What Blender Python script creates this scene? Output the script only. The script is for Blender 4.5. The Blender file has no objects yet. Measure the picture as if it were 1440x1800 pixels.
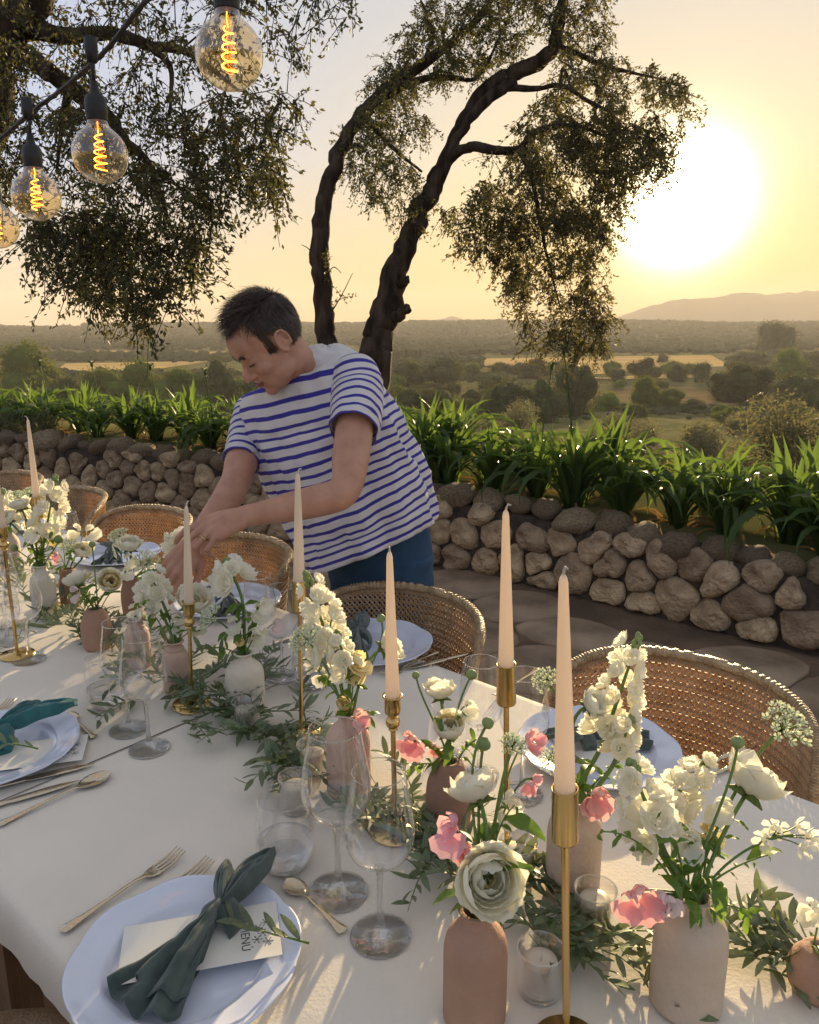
import bpy, math, random
import numpy as np
from mathutils import Vector, Matrix, noise
rnd = random.Random(7)
R = math.radians
sc = bpy.context.scene

# ------------------------------------------------------------------ camera
PITCH, FPX, CAMZ = R(13.4), 1383.0, 1.55
CP, SP = math.cos(PITCH), math.sin(PITCH)
cam_data = bpy.data.cameras.new('camera'); cam = bpy.data.objects.new('camera', cam_data)
sc.collection.objects.link(cam); sc.camera = cam
cam_data.sensor_fit = 'HORIZONTAL'; cam_data.sensor_width = 36; cam_data.lens = 36*FPX/1440
cam_data.clip_start = .02; cam_data.clip_end = 20000
cam.location = (0, 0, CAMZ); cam.rotation_euler = (math.pi/2-PITCH, 0, 0)

# ------------------------------------------------------------------ sky, sun, exposure
SUN_EL, SUN_AZ = R(7.6), R(17.9)
SUNV = Vector((math.sin(SUN_AZ)*math.cos(SUN_EL), math.cos(SUN_AZ)*math.cos(SUN_EL), math.sin(SUN_EL)))
world = bpy.data.worlds.new('World'); sc.world = world; world.use_nodes = True
def build_world():
    nt = world.node_tree; N = nt.nodes; L = nt.links
    def n(t, **k):
        x = N.new(t)
        for a, b in k.items(): setattr(x, a, b)
        return x
    def m(op, a, b=None, clamp=False):
        x = n('ShaderNodeMath', operation=op); x.use_clamp = clamp
        for i, v in enumerate((a, b)):
            if v is None: continue
            if isinstance(v, (int, float)): x.inputs[i].default_value = v
            else: L.new(v, x.inputs[i])
        return x.outputs[0]
    tc = n('ShaderNodeTexCoord'); sep = n('ShaderNodeSeparateXYZ')
    nrm = n('ShaderNodeVectorMath', operation='NORMALIZE'); L.new(tc.outputs['Generated'], nrm.inputs[0])
    L.new(nrm.outputs[0], sep.inputs[0])
    dot = n('ShaderNodeVectorMath', operation='DOT_PRODUCT'); L.new(nrm.outputs[0], dot.inputs[0]); dot.inputs[1].default_value = SUNV
    ang = m('ARCCOSINE', m('MINIMUM', dot.outputs['Value'], .99999))       # angle to the sun
    ramp = n('ShaderNodeValToRGB'); L.new(m('MULTIPLY', m('MAXIMUM', sep.outputs[2], 0.0), 1.6, True), ramp.inputs[0])
    e = ramp.color_ramp.elements
    e[0].position = 0; e[0].color = (.66, .39, .085, 1)
    e[1].position = 1; e[1].color = (.36, .37, .40, 1)
    for p, c in ((.06, (.68, .44, .13, 1)), (.14, (.70, .53, .25, 1)), (.30, (.66, .58, .43, 1)), (.55, (.48, .49, .50, 1))):
        q = ramp.color_ramp.elements.new(p); q.color = c
    # the side away from the sun is cooler
    cool = n('ShaderNodeMix', data_type='RGBA')
    L.new(m('MULTIPLY', m('SUBTRACT', ang, .20), 1.7, True), cool.inputs['Factor'])
    L.new(ramp.outputs[0], cool.inputs['A'])
    r2 = n('ShaderNodeValToRGB'); L.new(m('MULTIPLY', m('MAXIMUM', sep.outputs[2], 0.0), 1.6, True), r2.inputs[0])
    e = r2.color_ramp.elements
    e[0].position = 0; e[0].color = (.62, .50, .32, 1); e[1].position = 1; e[1].color = (.36, .39, .45, 1)
    for p, c in ((.12, (.62, .58, .49, 1)), (.30, (.37, .50, .76, 1)), (.6, (.38, .48, .68, 1))):
        q = r2.color_ramp.elements.new(p); q.color = c
    L.new(r2.outputs[0], cool.inputs['B'])
    def glow(width, power, col, prev):
        g = m('EXPONENT', m('MULTIPLY', m('POWER', m('DIVIDE', ang, width), power), -1.0))
        mx = n('ShaderNodeMix', data_type='RGBA', blend_type='ADD'); mx.inputs['Factor'].default_value = 1
        sc_ = n('ShaderNodeMix', data_type='RGBA', blend_type='MULTIPLY'); sc_.inputs['Factor'].default_value = 1
        cmb = n('ShaderNodeCombineColor')
        for i in range(3): L.new(g, cmb.inputs[i])
        L.new(cmb.outputs[0], sc_.inputs['A']); sc_.inputs['B'].default_value = (*col, 1)
        L.new(prev, mx.inputs['A']); L.new(sc_.outputs['Result'], mx.inputs['B'])
        return mx.outputs['Result']
    c = glow(R(13), 1.0, (.33, .19, .010), cool.outputs['Result'])
    c = glow(R(2.55), 1.7, (14, 12, 8), c)
    bg = N['Background']; L.new(c, bg.inputs[0]); bg.inputs[1].default_value = .495
    sky = n('ShaderNodeTexSky', sky_type='NISHITA', sun_disc=False); sky.sun_elevation = SUN_EL; sky.sun_rotation = SUN_AZ
    sky.dust_density = 3
    b2 = n('ShaderNodeBackground'); L.new(sky.outputs[0], b2.inputs[0]); b2.inputs[1].default_value = .0012
    ad = n('ShaderNodeAddShader'); L.new(bg.outputs[0], ad.inputs[0]); L.new(b2.outputs[0], ad.inputs[1])
    L.new(ad.outputs[0], N['World Output'].inputs[0])
build_world()
sun_data = bpy.data.lights.new('sun', 'SUN'); sun = bpy.data.objects.new('sun', sun_data); sc.collection.objects.link(sun)
sun_data.energy = 5.0; sun_data.angle = R(.6); sun_data.color = (1.0, .76, .42)
LAMPV = Vector((math.sin(SUN_AZ)*math.cos(R(9.3)), math.cos(SUN_AZ)*math.cos(R(9.3)), math.sin(R(9.3))))
sun.rotation_euler = LAMPV.to_track_quat('Z', 'Y').to_euler(); sun.location = (3, 8, 6)
sc.view_settings.view_transform = 'Standard'; sc.view_settings.look = 'None'
sc.view_settings.gamma = 1; sc.view_settings.use_curve_mapping = False; sc.view_settings.exposure = 1.28
sc.cycles.use_denoising = True; sc.cycles.transparent_max_bounces = 32; sc.cycles.max_bounces = 8
sc.cycles.transmission_bounces = 8; sc.cycles.sample_clamp_indirect = 6; sc.cycles.caustics_refractive = False; sc.cycles.caustics_reflective = False
sc.cycles.volume_bounces = 0

# ------------------------------------------------------------------ picture measurements -> places in the world
def at(u, v, zc):
    x = (u-720)/FPX; y = (v-900)/FPX
    return Vector((x*zc, (CP-SP*y)*zc, CAMZ-(SP+CP*y)*zc))
def on_z(u, v, z):
    y = (v-900)/FPX
    return at(u, v, (CAMZ-z)/(SP+CP*y))
TABLE_Z = .75
def tb(u, v, h=0.0):                       # foot on the table of something seen at height h above it
    p = on_z(u, v, TABLE_Z+h); p.z = TABLE_Z; return p
TD = Vector((-.7475, .6643, 0)); TN = Vector((.6643, .7475, 0))     # along and across the table
def ts(s, t, z=TABLE_Z): return TD*s+TN*t+Vector((0, 0, z))

# ------------------------------------------------------------------ materials
def mat(name, col, col2=None, rough=.6, scale=8.0, bump=0.0, bscale=None, metal=0.0, trans=0.0, spec=.5, detail=4.0, sheen=0.0, sss=0.0, contrast=(.35, .65), stretch=None, objrand=0.0, tcol=None, coat=0.0, bdist=.01):
    mt = bpy.data.materials.new(name); mt.use_nodes = True
    nt = mt.node_tree; N = nt.nodes; L = nt.links; b = N['Principled BSDF']
    b.inputs['Roughness'].default_value = rough; b.inputs['Metallic'].default_value = metal
    b.inputs['Specular IOR Level'].default_value = spec
    if sheen: b.inputs['Sheen Weight'].default_value = sheen
    if coat: b.inputs['Coat Weight'].default_value = coat; b.inputs['Coat Roughness'].default_value = .1
    if sss:
        b.inputs['Subsurface Weight'].default_value = sss; b.inputs['Subsurface Radius'].default_value = (1, .45, .25); b.inputs['Subsurface Scale'].default_value = .012
    col2 = col2 or tuple(c*.75 for c in col)
    tc = N.new('ShaderNodeTexCoord'); vec = tc.outputs['Object']
    if stretch:
        mp = N.new('ShaderNodeMapping'); mp.inputs['Scale'].default_value = stretch; L.new(vec, mp.inputs[0]); vec = mp.outputs[0]
    nz = N.new('ShaderNodeTexNoise'); nz.inputs['Scale'].default_value = scale; nz.inputs['Detail'].default_value = detail; L.new(vec, nz.inputs['Vector'])
    rp = N.new('ShaderNodeValToRGB'); L.new(nz.outputs['Fac'], rp.inputs[0])
    rp.color_ramp.elements[0].position = contrast[0]; rp.color_ramp.elements[1].position = contrast[1]
    rp.color_ramp.elements[0].color = (*col2, 1); rp.color_ramp.elements[1].color = (*col, 1)
    out = rp.outputs[0]
    if objrand:
        oi = N.new('ShaderNodeObjectInfo'); hv = N.new('ShaderNodeHueSaturation')
        mr = N.new('ShaderNodeMapRange'); L.new(oi.outputs['Random'], mr.inputs[0]); mr.inputs['To Min'].default_value = 1-objrand; mr.inputs['To Max'].default_value = 1+objrand
        L.new(mr.outputs[0], hv.inputs['Value']); L.new(out, hv.inputs['Color']); out = hv.outputs[0]
        mr2 = N.new('ShaderNodeMapRange'); L.new(oi.outputs['Random'], mr2.inputs[0]); mr2.inputs['To Min'].default_value = .5-objrand*.02; mr2.inputs['To Max'].default_value = .5+objrand*.02
        L.new(mr2.outputs[0], hv.inputs['Hue'])
    L.new(out, b.inputs['Base Color'])
    if bump:
        n2 = N.new('ShaderNodeTexNoise'); n2.inputs['Scale'].default_value = bscale or scale*3; n2.inputs['Detail'].default_value = 6; L.new(vec, n2.inputs['Vector'])
        bp = N.new('ShaderNodeBump'); bp.inputs['Strength'].default_value = bump; bp.inputs['Distance'].default_value = bdist
        L.new(n2.outputs['Fac'], bp.inputs['Height']); L.new(bp.outputs[0], b.inputs['Normal'])
    if trans:
        tr = N.new('ShaderNodeBsdfTranslucent'); mx = N.new('ShaderNodeMixShader'); mx.inputs[0].default_value = trans
        if tcol:
            tr.inputs['Color'].default_value = (*tcol, 1)
        else: L.new(out, tr.inputs['Color'])
        L.new(b.outputs[0], mx.inputs[1]); L.new(tr.outputs[0], mx.inputs[2]); L.new(mx.outputs[0], N['Material Output'].inputs[0])
    return mt
M = {}
M['bark'] = mat('bark', (.085, .06, .045), (.022, .015, .011), .95, 12, 1.0, 30, stretch=(1, 1, .22), detail=10, spec=.1)
M['oak_leaf'] = mat('oak_leaf', (.065, .072, .024), (.040, .048, .016), .5, 3, trans=.42, tcol=(.15, .135, .035))
M['oak_leaf_right'] = mat('oak_leaf_right', (.075, .070, .030), (.045, .044, .02), .5, 3, trans=.45, tcol=(.21, .18, .055))
M['strap'] = mat('strap_leaf', (.062, .105, .030), (.034, .066, .018), .42, 6, spec=.3, trans=.45, tcol=(.20, .30, .05), objrand=.35)
M['strap_dry'] = mat('strap_leaf_dry', (.32, .20, .07), (.20, .11, .04), .6, 6, trans=.4)
M['stone'] = mat('wall_stone', (.50, .37, .235), (.27, .185, .115), .95, 7, 1.0, 45, detail=9, objrand=.3, bdist=.03)
M['soil'] = mat('soil', (.06, .042, .03), (.03, .02, .014), 1, 12, .8, 40)
M['mortar'] = mat('wall_core', (.07, .05, .036), (.03, .022, .016), 1, 20, .8, 60)
M['paving'] = mat('terrace_paving', (.34, .25, .175), (.16, .115, .08), .9, 3.2, .9, 22, objrand=.15, detail=9, spec=.15)
M['ground'] = mat('terrace_ground', (.18, .125, .085), (.10, .07, .048), .95, 3.5, .9, 30, spec=.1)

# ------------------------------------------------------------------ mesh tools
class MB:
    def __init__(s): s.v = []; s.f = []; s.mi = []; s.cur = 0
    def add(s, vs, fs):
        b = len(s.v); s.v.extend(tuple(p) for p in vs)
        for f in fs: s.f.append(tuple(i+b for i in f)); s.mi.append(s.cur)
    def tube(s, pts, rad, n=6, caps=True, closed=False):
        pts = [Vector(p) for p in pts]
        if not hasattr(rad, '__len__'): rad = [rad]*len(pts)
        m = len(pts); ref = None; vs = []
        for i, p in enumerate(pts):
            a = pts[(i-1) % m] if closed or i > 0 else p; b = pts[(i+1) % m] if closed or i < m-1 else p
            d = (b-a); d = d.normalized() if d.length > 1e-9 else Vector((0, 0, 1))
            if ref is None: ref = d.orthogonal().normalized()
            ref = (ref-d*ref.dot(d)); ref = ref.normalized() if ref.length > 1e-6 else d.orthogonal().normalized()
            q = d.cross(ref)
            for k in range(n):
                an = 2*math.pi*k/n
                vs.append(p+(ref*math.cos(an)+q*math.sin(an))*rad[i])
        fs = []
        for i in range(m if closed else m-1):
            j = (i+1) % m
            for k in range(n):
                k2 = (k+1) % n; fs.append((i*n+k, i*n+k2, j*n+k2, j*n+k))
        if caps and not closed: fs.append(tuple(range(n-1, -1, -1))); fs.append(tuple((m-1)*n+k for k in range(n)))
        s.add(vs, fs)
    def lathe(s, prof, n=24, org=(0, 0, 0), close=False):
        # prof: list of (r, z); r == 0 makes a pole
        vs = []; idx = []
        for r, z in prof:
            if r < 1e-6: idx.append([len(vs)]); vs.append((org[0], org[1], org[2]+z))
            else:
                idx.append(list(range(len(vs), len(vs)+n)))
                for k in range(n):
                    a = 2*math.pi*k/n; vs.append((org[0]+r*math.cos(a), org[1]+r*math.sin(a), org[2]+z))
        fs = []
        for a, b in zip(idx[:-1], idx[1:]):
            if len(a) == 1 and len(b) == 1: continue
            for k in range(n):
                k2 = (k+1) % n
                if len(a) == 1: fs.append((a[0], b[k2], b[k]))
                elif len(b) == 1: fs.append((a[k], a[k2], b[0]))
                else: fs.append((a[k], a[k2], b[k2], b[k]))
        s.add(vs, fs)
    def grid(s, rows, wrap=False):
        n = len(rows[0]); vs = [p for r in rows for p in r]; fs = []
        for i in range(len(rows)-1):
            for k in range(n if wrap else n-1):
                k2 = (k+1) % n; fs.append((i*n+k, i*n+k2, (i+1)*n+k2, (i+1)*n+k))
        s.add(vs, fs)
    def ball(s, c, r, nu=10, nv=7, sq=(1, 1, 1), rot=None):
        rows = []
        for j in range(nv+1):
            th = math.pi*j/nv
            row = []
            for k in range(nu):
                a = 2*math.pi*k/nu; p = Vector((math.sin(th)*math.cos(a)*sq[0], math.sin(th)*math.sin(a)*sq[1], -math.cos(th)*sq[2]))*r
                if rot: p = rot @ p
                row.append(p+Vector(c))
            rows.append(row)
        s.grid(rows, True)
    def box(s, c, d, rot=0):
        vs = []
        for x in (-1, 1):
            for y in (-1, 1):
                for z in (-1, 1):
                    p = Vector((x*d[0]/2, y*d[1]/2, z*d[2]/2))
                    if rot: p.rotate(Matrix.Rotation(rot, 3, 'Z'))
                    vs.append(p+Vector(c))
        s.add(vs, [(0, 1, 3, 2), (4, 6, 7, 5), (0, 4, 5, 1), (2, 3, 7, 6), (0, 2, 6, 4), (1, 5, 7, 3)])
    def mesh(s, name, mats, smooth=True):
        me = bpy.data.meshes.new(name); me.from_pydata(s.v, [], s.f)
        for m_ in (mats if isinstance(mats, (list, tuple)) else [mats]): me.materials.append(m_)
        if smooth: me.polygons.foreach_set('use_smooth', [True]*len(me.polygons))
        if any(s.mi): me.polygons.foreach_set('material_index', s.mi)
        me.update(); return me
    def build(s, name, mats, parent=None, smooth=True, loc=None):
        return link(name, s.mesh(name, mats, smooth), parent, loc)
def link(name, data, parent=None, loc=None, rot=None, scale=None):
    o = bpy.data.objects.new(name, data); sc.collection.objects.link(o)
    if parent: o.parent = parent
    if loc is not None: o.location = loc
    if rot is not None: o.rotation_euler = rot
    if scale is not None: o.scale = (scale,)*3 if isinstance(scale, (int, float)) else scale
    return o
def tag(o, label=None, cat=None, group=None, kind=None):
    if label: o['label'] = label
    if cat: o['category'] = cat
    if group: o['group'] = group
    if kind: o['kind'] = kind
    return o
def thing(name, label, cat, loc=(0, 0, 0), rz=0, group=None):
    return tag(link(name, None, None, loc, (0, 0, rz)), label, cat, group)
def copy_tree(o, parent=None):
    c = o.copy(); sc.collection.objects.link(c); c.parent = parent
    for ch in list(o.children): copy_tree(ch, c)
    return c
def local(o, pts):                                  # world points into the thing's own space (unrotated things)
    return [Vector(p)-o.location for p in pts]
def spline(pts, n=6):                               # Catmull-Rom through tuples of any length
    P = [pts[0]]+list(pts)+[pts[-1]]; out = []
    for i in range(1, len(P)-2):
        for k in range(n):
            t = k/n
            out.append(tuple(.5*((2*b)+(-a+c)*t+(2*a-5*b+4*c-d)*t*t+(-a+3*b-3*c+d)*t**3) for a, b, c, d in zip(P[i-1], P[i], P[i+1], P[i+2])))
    out.append(tuple(P[-2])); return out
def inpoly(x, y, poly):
    c = False; j = len(poly)-1
    for i in range(len(poly)):
        xi, yi = poly[i]; xj, yj = poly[j]
        if (yi > y) != (yj > y) and x < (xj-xi)*(y-yi)/(yj-yi)+xi: c = not c
        j = i
    return c
def voronoi(pts, bounds):                           # convex cells by half-plane clipping
    x0, y0, x1, y1 = bounds; cells = []
    for i, (px, py) in enumerate(pts):
        poly = [(x0, y0), (x1, y0), (x1, y1), (x0, y1)]
        near = sorted((j for j in range(len(pts)) if j != i), key=lambda j: (pts[j][0]-px)**2+(pts[j][1]-py)**2)[:16]
        for j in near:
            qx, qy = pts[j]; mx, my = (px+qx)/2, (py+qy)/2; nx, ny = qx-px, qy-py
            new = []
            for k in range(len(poly)):
                a = poly[k]; b = poly[(k+1) % len(poly)]
                da = (a[0]-mx)*nx+(a[1]-my)*ny; db = (b[0]-mx)*nx+(b[1]-my)*ny
                if da <= 0: new.append(a)
                if (da < 0) != (db < 0) and abs(da-db) > 1e-12:
                    t = da/(da-db); new.append((a[0]+(b[0]-a[0])*t, a[1]+(b[1]-a[1])*t))
            poly = new
            if len(poly) < 3: break
        cells.append(poly if len(poly) >= 3 else None)
    return cells
def round_cell(poly, n=14, rr=.75, lim=1.25):                 # soft-cornered outline: radial resample between polygon and its circle
    cx = sum(p[0] for p in poly)/len(poly); cy = sum(p[1] for p in poly)/len(poly); out = []
    for k in range(n):
        a = 2*math.pi*k/n; dx, dy = math.cos(a), math.sin(a); best = 1e9
        for i in range(len(poly)):
            ax, ay = poly[i][0]-cx, poly[i][1]-cy; bx, by = poly[(i+1) % len(poly)][0]-cx, poly[(i+1) % len(poly)][1]-cy
            ex, ey = bx-ax, by-ay; den = dx*ey-dy*ex
            if abs(den) < 1e-12: continue
            t = (ax*ey-ay*ex)/den
            if t > 0: best = min(best, t)
        out.append(best)
    mean = min(sum(out)/n, min(out)*lim)
    out = [o if o < mean*1.15 else mean*1.15+(o-mean*1.15)*rr for o in out]
    out = [(out[k-1]+2*out[k]+out[(k+1) % n])/4 for k in range(n)]
    return (cx, cy), [(math.cos(2*math.pi*k/n)*out[k], math.sin(2*math.pi*k/n)*out[k]) for k in range(n)]
# ================================================================== THE SETTING
WALL = [(16, -14), (8, -3.6), (5, 1.0), (3.3, 2.5), (2.55, 3.12), (1.86, 3.62), (1.2, 4.19), (.5, 4.77), (-.4, 5.33), (-1.4, 5.85), (-2.4, 6.28), (-3.6, 6.72), (-5, 7.1), (-12, 8.6), (-30, 11), (-60, 12)]
def wall_h(x): return .40+.19*min(1, max(0, (1.9-x)/4.3))
def wall_r(phi):                                     # distance along azimuth phi (from +Y, clockwise) to the wall face
    dx, dy = math.sin(phi), math.cos(phi)
    for (ax, ay), (bx, by) in zip(WALL[:-1], WALL[1:]):
        ex, ey = bx-ax, by-ay; den = dx*ey-dy*ex
        if abs(den) < 1e-9: continue
        t = (ax*ey-ay*ex)/den; u = (ax*dy-ay*dx)/den
        if t > 0 and -1e-6 <= u <= 1+1e-6: return t
    return 12.0
def lerp_tab(tab, x):
    for (a, va), (b, vb) in zip(tab[:-1], tab[1:]):
        if x <= b: return va+(vb-va)*max(0, (x-a)/(b-a))
    return tab[-1][1]
SLOPE = [(0, -.02), (.22, -.02), (.25, .36), (.34, .44), (1.5, .45), (2.2, .28), (7, -.9), (20, -3.0), (43, -6.5), (110, -10.8), (150, -11.2), (460, -11.2), (620, -10.5), (760, -6), (900, 0), (1020, 3.0), (1200, 2), (1500, -6), (2400, -8), (7000, -10)]
def terr(x, y):
    r = math.hypot(x, y); phi = math.atan2(x, y); d = r-wall_r(phi); z = lerp_tab(SLOPE, d)
    if .25 < d < 2.2: z += wall_h(x)-.42
    if d > 3: z += noise.noise(Vector((x/9, y/9, 0)))*min(.5, (d-3)*.03)*(1 if d < 110 else max(0, 1-(d-110)/40))
    if d > 620:
        k = min(1, (d-620)/300); deg = math.degrees(phi)
        z += k*(noise.noise(Vector((x/210, y/400, 3)))*3.5+(-4.5 if deg < -22 else -1.0 if deg < 0 else 1.0 if deg < 10 else 0)+noise.noise(Vector((x/60, y/90, 7)))*1.2)
    return z
def ground_hit(u, v):
    d = at(u, v, 1)-Vector((0, 0, CAMZ)); t = 5.0
    while t < 1400:
        p = Vector((0, 0, CAMZ))+d*t
        if p.z < terr(p.x, p.y): return p, t
        t *= 1.012
    return p, t
def make_terrain():
    ds = [.2, .24, .27, .34, .6, 1.0, 1.5, 2.0, 2.6]; d = 3.2
    while d < 2600: ds.append(d); d *= 1.085
    ds.append(3150)
    rows = []; A = [R(a) for a in np.linspace(-78, 78, 260)]
    for dd in ds:
        row = []
        for ph in A:
            r = wall_r(ph)+dd; x, y = math.sin(ph)*r, math.cos(ph)*r; row.append((x, y, terr(x, y)))
        rows.append(row)
    g = MB(); g.grid([list(reversed(r)) for r in rows])
    mt = mat('hillside_ground', (.22, .185, .085), (.085, .10, .036), 1, .35, .6, 3, contrast=(.3, .7), detail=8, spec=0)
    tag(g.build('hillside', mt), kind='structure')
    t = MB(); X = 26
    def wy(x):
        for (ax, ay), (bx, by) in zip(WALL[:-1], WALL[1:]):
            if bx <= x <= ax: return ay+(by-ay)*(x-ax)/(bx-ax)
        return 9
    rows = []
    for i in range(70):
        x = -20+i*.5*1.0
        if x > 15.9: break
        y1 = wy(x)+.23; rows.append([(x, -16+(y1+16)*j/50, noise.noise(Vector((x*.8, (-16+(y1+16)*j/50)*.8, 0)))*.006-.006) for j in range(51)])
    t.grid([list(reversed(r)) for r in rows]); tag(t.build('terrace_ground', M['ground']), kind='structure')
make_terrain()
terrace = bpy.data.objects['terrace_ground']

# uneven flagstones set in the terrace (pieces of the ground)
def make_flagstones():
    pts = []; r = random.Random(5); y = -.6; j = 0
    while y < 6.4:
        x = -4.2+(j % 2)*.28
        while x < 4.6:
            pts.append((x+r.uniform(-.15, .15), y+r.uniform(-.12, .12))); x += .56
        y += .44; j += 1
    cells = voronoi(pts, (-5, -1.2, 5, 7)); n = 0
    for c in cells:
        if not c: continue
        (cx, cy), out = round_cell(c, 20, 1.0, 1.8)
        ph = math.atan2(cx, cy); rr = math.hypot(cx, cy)
        if cy < 1.2 or rr > wall_r(ph)-.22 or abs(ph) > R(40) or n >= 290: continue
        s = rnd.uniform(.955, .99); h = rnd.uniform(.004, .010)
        rings = []
        for k, z in ((1.0, -.012), (.985, h*.6), (.93, h), (.5, h+rnd.uniform(-.002, .004))):
            rings.append([(a*s*k*(1+.03*noise.noise(Vector((cx+a, cy+b, k)))), b*s*k, z+noise.noise(Vector((cx*3+a*5, cy*3+b*5, 0)))*.006*(k < .99)) for a, b in out])
        m = MB(); m.grid(rings, True); b = len(m.v); m.add(rings[-1]+[(0, 0, h)], [(i, (i+1) % 20, 20) for i in range(20)])
        m.build('paving_stone', M['paving'], terrace, loc=(cx, cy, .002)); n += 1
make_flagstones()

# dry-stone retaining wall, every stone a piece
def make_wall():
    root = thing('stone_wall', 'low curving retaining wall of rough tan fieldstones holding the planted bed', 'wall', (0, 5, 0))
    pts = [tuple(map(float, p)) for p in WALL[3:13]]; pl = spline(pts, 12)
    S = [0]
    for a, b in zip(pl[:-1], pl[1:]): S.append(S[-1]+math.hypot(b[0]-a[0], b[1]-a[1]))
    def P(s):
        s = min(max(s, 0), S[-1]-1e-4)
        for i in range(len(S)-1):
            if S[i+1] >= s: break
        t = (s-S[i])/(S[i+1]-S[i]); a, b = pl[i], pl[i+1]; x, y = a[0]+(b[0]-a[0])*t, a[1]+(b[1]-a[1])*t
        d = Vector((b[0]-a[0], b[1]-a[1], 0)).normalized(); return Vector((x, y, 0)), d, Vector((-d.y, d.x, 0))*(1 if (-d.y*-x+d.x*-y) > 0 else -1)
    L = S[-1]
    core = MB(); rows = []
    for i in range(int(L/.15)+1):
        p, d, nn = P(i*.15); h = wall_h(p.x)
        rows.append([tuple(p+nn*.005+Vector((0, 0, -.05))), tuple(p-nn*.035+Vector((0, 0, h-.05))), tuple(p-nn*.36+Vector((0, 0, h-.04))), tuple(p-nn*.36+Vector((0, 0, -.05)))])
    core.v = []; core.grid(rows); c = core.build('core', M['mortar'], root); c.location = -root.location
    r = random.Random(11); P2 = []; Q = []
    for rad, tries in ((.16, 60), (.13, 400), (.105, 1500), (.085, 5000), (.066, 4000)):
        for _ in range(tries):
            x, y = r.uniform(0, L), r.uniform(.02, .58)
            if rad > .12 and y > .33: continue
            if all(math.hypot(x-a, (y-b)*1.15) > (rad+c)*.62+.03 for a, b, c in Q): Q.append((x, y, rad))
    P2 = [(a, b) for a, b, c in Q]
    cells = voronoi(P2, (0, 0, L, .62)); cnt = 0
    for (sx, sy), c in zip(P2, cells):
        if not c: continue
        p, d, nn = P(sx); H = wall_h(p.x)
        if sy > H-.03: continue
        c = [(a, min(b, H+r.uniform(-.03, .02))) for a, b in c]
        (cx, cy), out = round_cell(c, 18, 1.0, 2.2); p, d, nn = P(cx); sd = r.uniform(0, 99)
        bulge = r.uniform(.025, .06); g = r.uniform(.95, 1.02); m = MB(); rings = []
        for k, o in ((.7, -.10), (.95, -.05), (1.0, -.018), (.965, .25*bulge), (.86, .72*bulge), (.58, bulge), (.28, bulge*1.05)):
            ring = []
            for a, b in out:
                w = noise.noise(Vector((a*9+sd, b*9, k*.8)))
                q = d*(a*k*g*(1+.26*w))+Vector((0, 0, b*k*g*(1+.26*w)))+nn*(o-(cy+b*k)*.07+(.040*noise.noise(Vector((a*k*15+sd, b*k*15, 5)))+.016*noise.noise(Vector((a*k*42+sd, b*k*42, 9))))*(k < .97))
                ring.append(tuple(q))
            rings.append(ring)
        m.grid([list(reversed(x)) for x in rings], True)
        n_ = 18; top = Vector((0, 0, 0))
        for q in rings[-1]: top += Vector(q)/n_
        m.add(rings[-1]+[tuple(top+nn*.004)], [((i+1) % n_, i, n_) for i in range(n_)])
        m.build('stone', M['stone'], root, loc=p+Vector((0, 0, cy))-root.location); cnt += 1
    # cap stones lying along the top
    variants = []
    for k in range(7):
        m = MB(); sd = k*13.7; nu, nv = 12, 8; rows = []
        for j in range(nv+1):
            th = math.pi*j/nv; row_ = []
            for i in range(nu):
                a = 2*math.pi*i/nu; q = Vector((math.sin(th)*math.cos(a), math.sin(th)*math.sin(a), -math.cos(th)))
                q *= 1+.32*noise.noise(q*1.3+Vector((sd, 0, 0)))+.12*noise.noise(q*3.2+Vector((0, sd, 0)))
                row_.append((q.x, q.y, q.z))
            rows.append(row_)
        m.grid(rows, True); variants.append(m.mesh('cap_stone', M['stone']))
    x = .1
    while x < L:
        w = r.uniform(.085, .15); p, d, nn = P(x+w*.8)
        o = link('cap_stone', r.choice(variants), root, p-nn*r.uniform(.07, .13)+Vector((0, 0, wall_h(p.x)+r.uniform(-.03, .01)))-root.location)
        o.scale = (w, w*r.uniform(.75, 1.1), w*r.uniform(.5, .75)); o.rotation_euler = (r.uniform(-.3, .3), r.uniform(-.3, .3), math.atan2(d.y, d.x)+r.uniform(-.4, .4)); x += w*1.75
    return P, L
wallP, wallL = make_wall()

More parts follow.
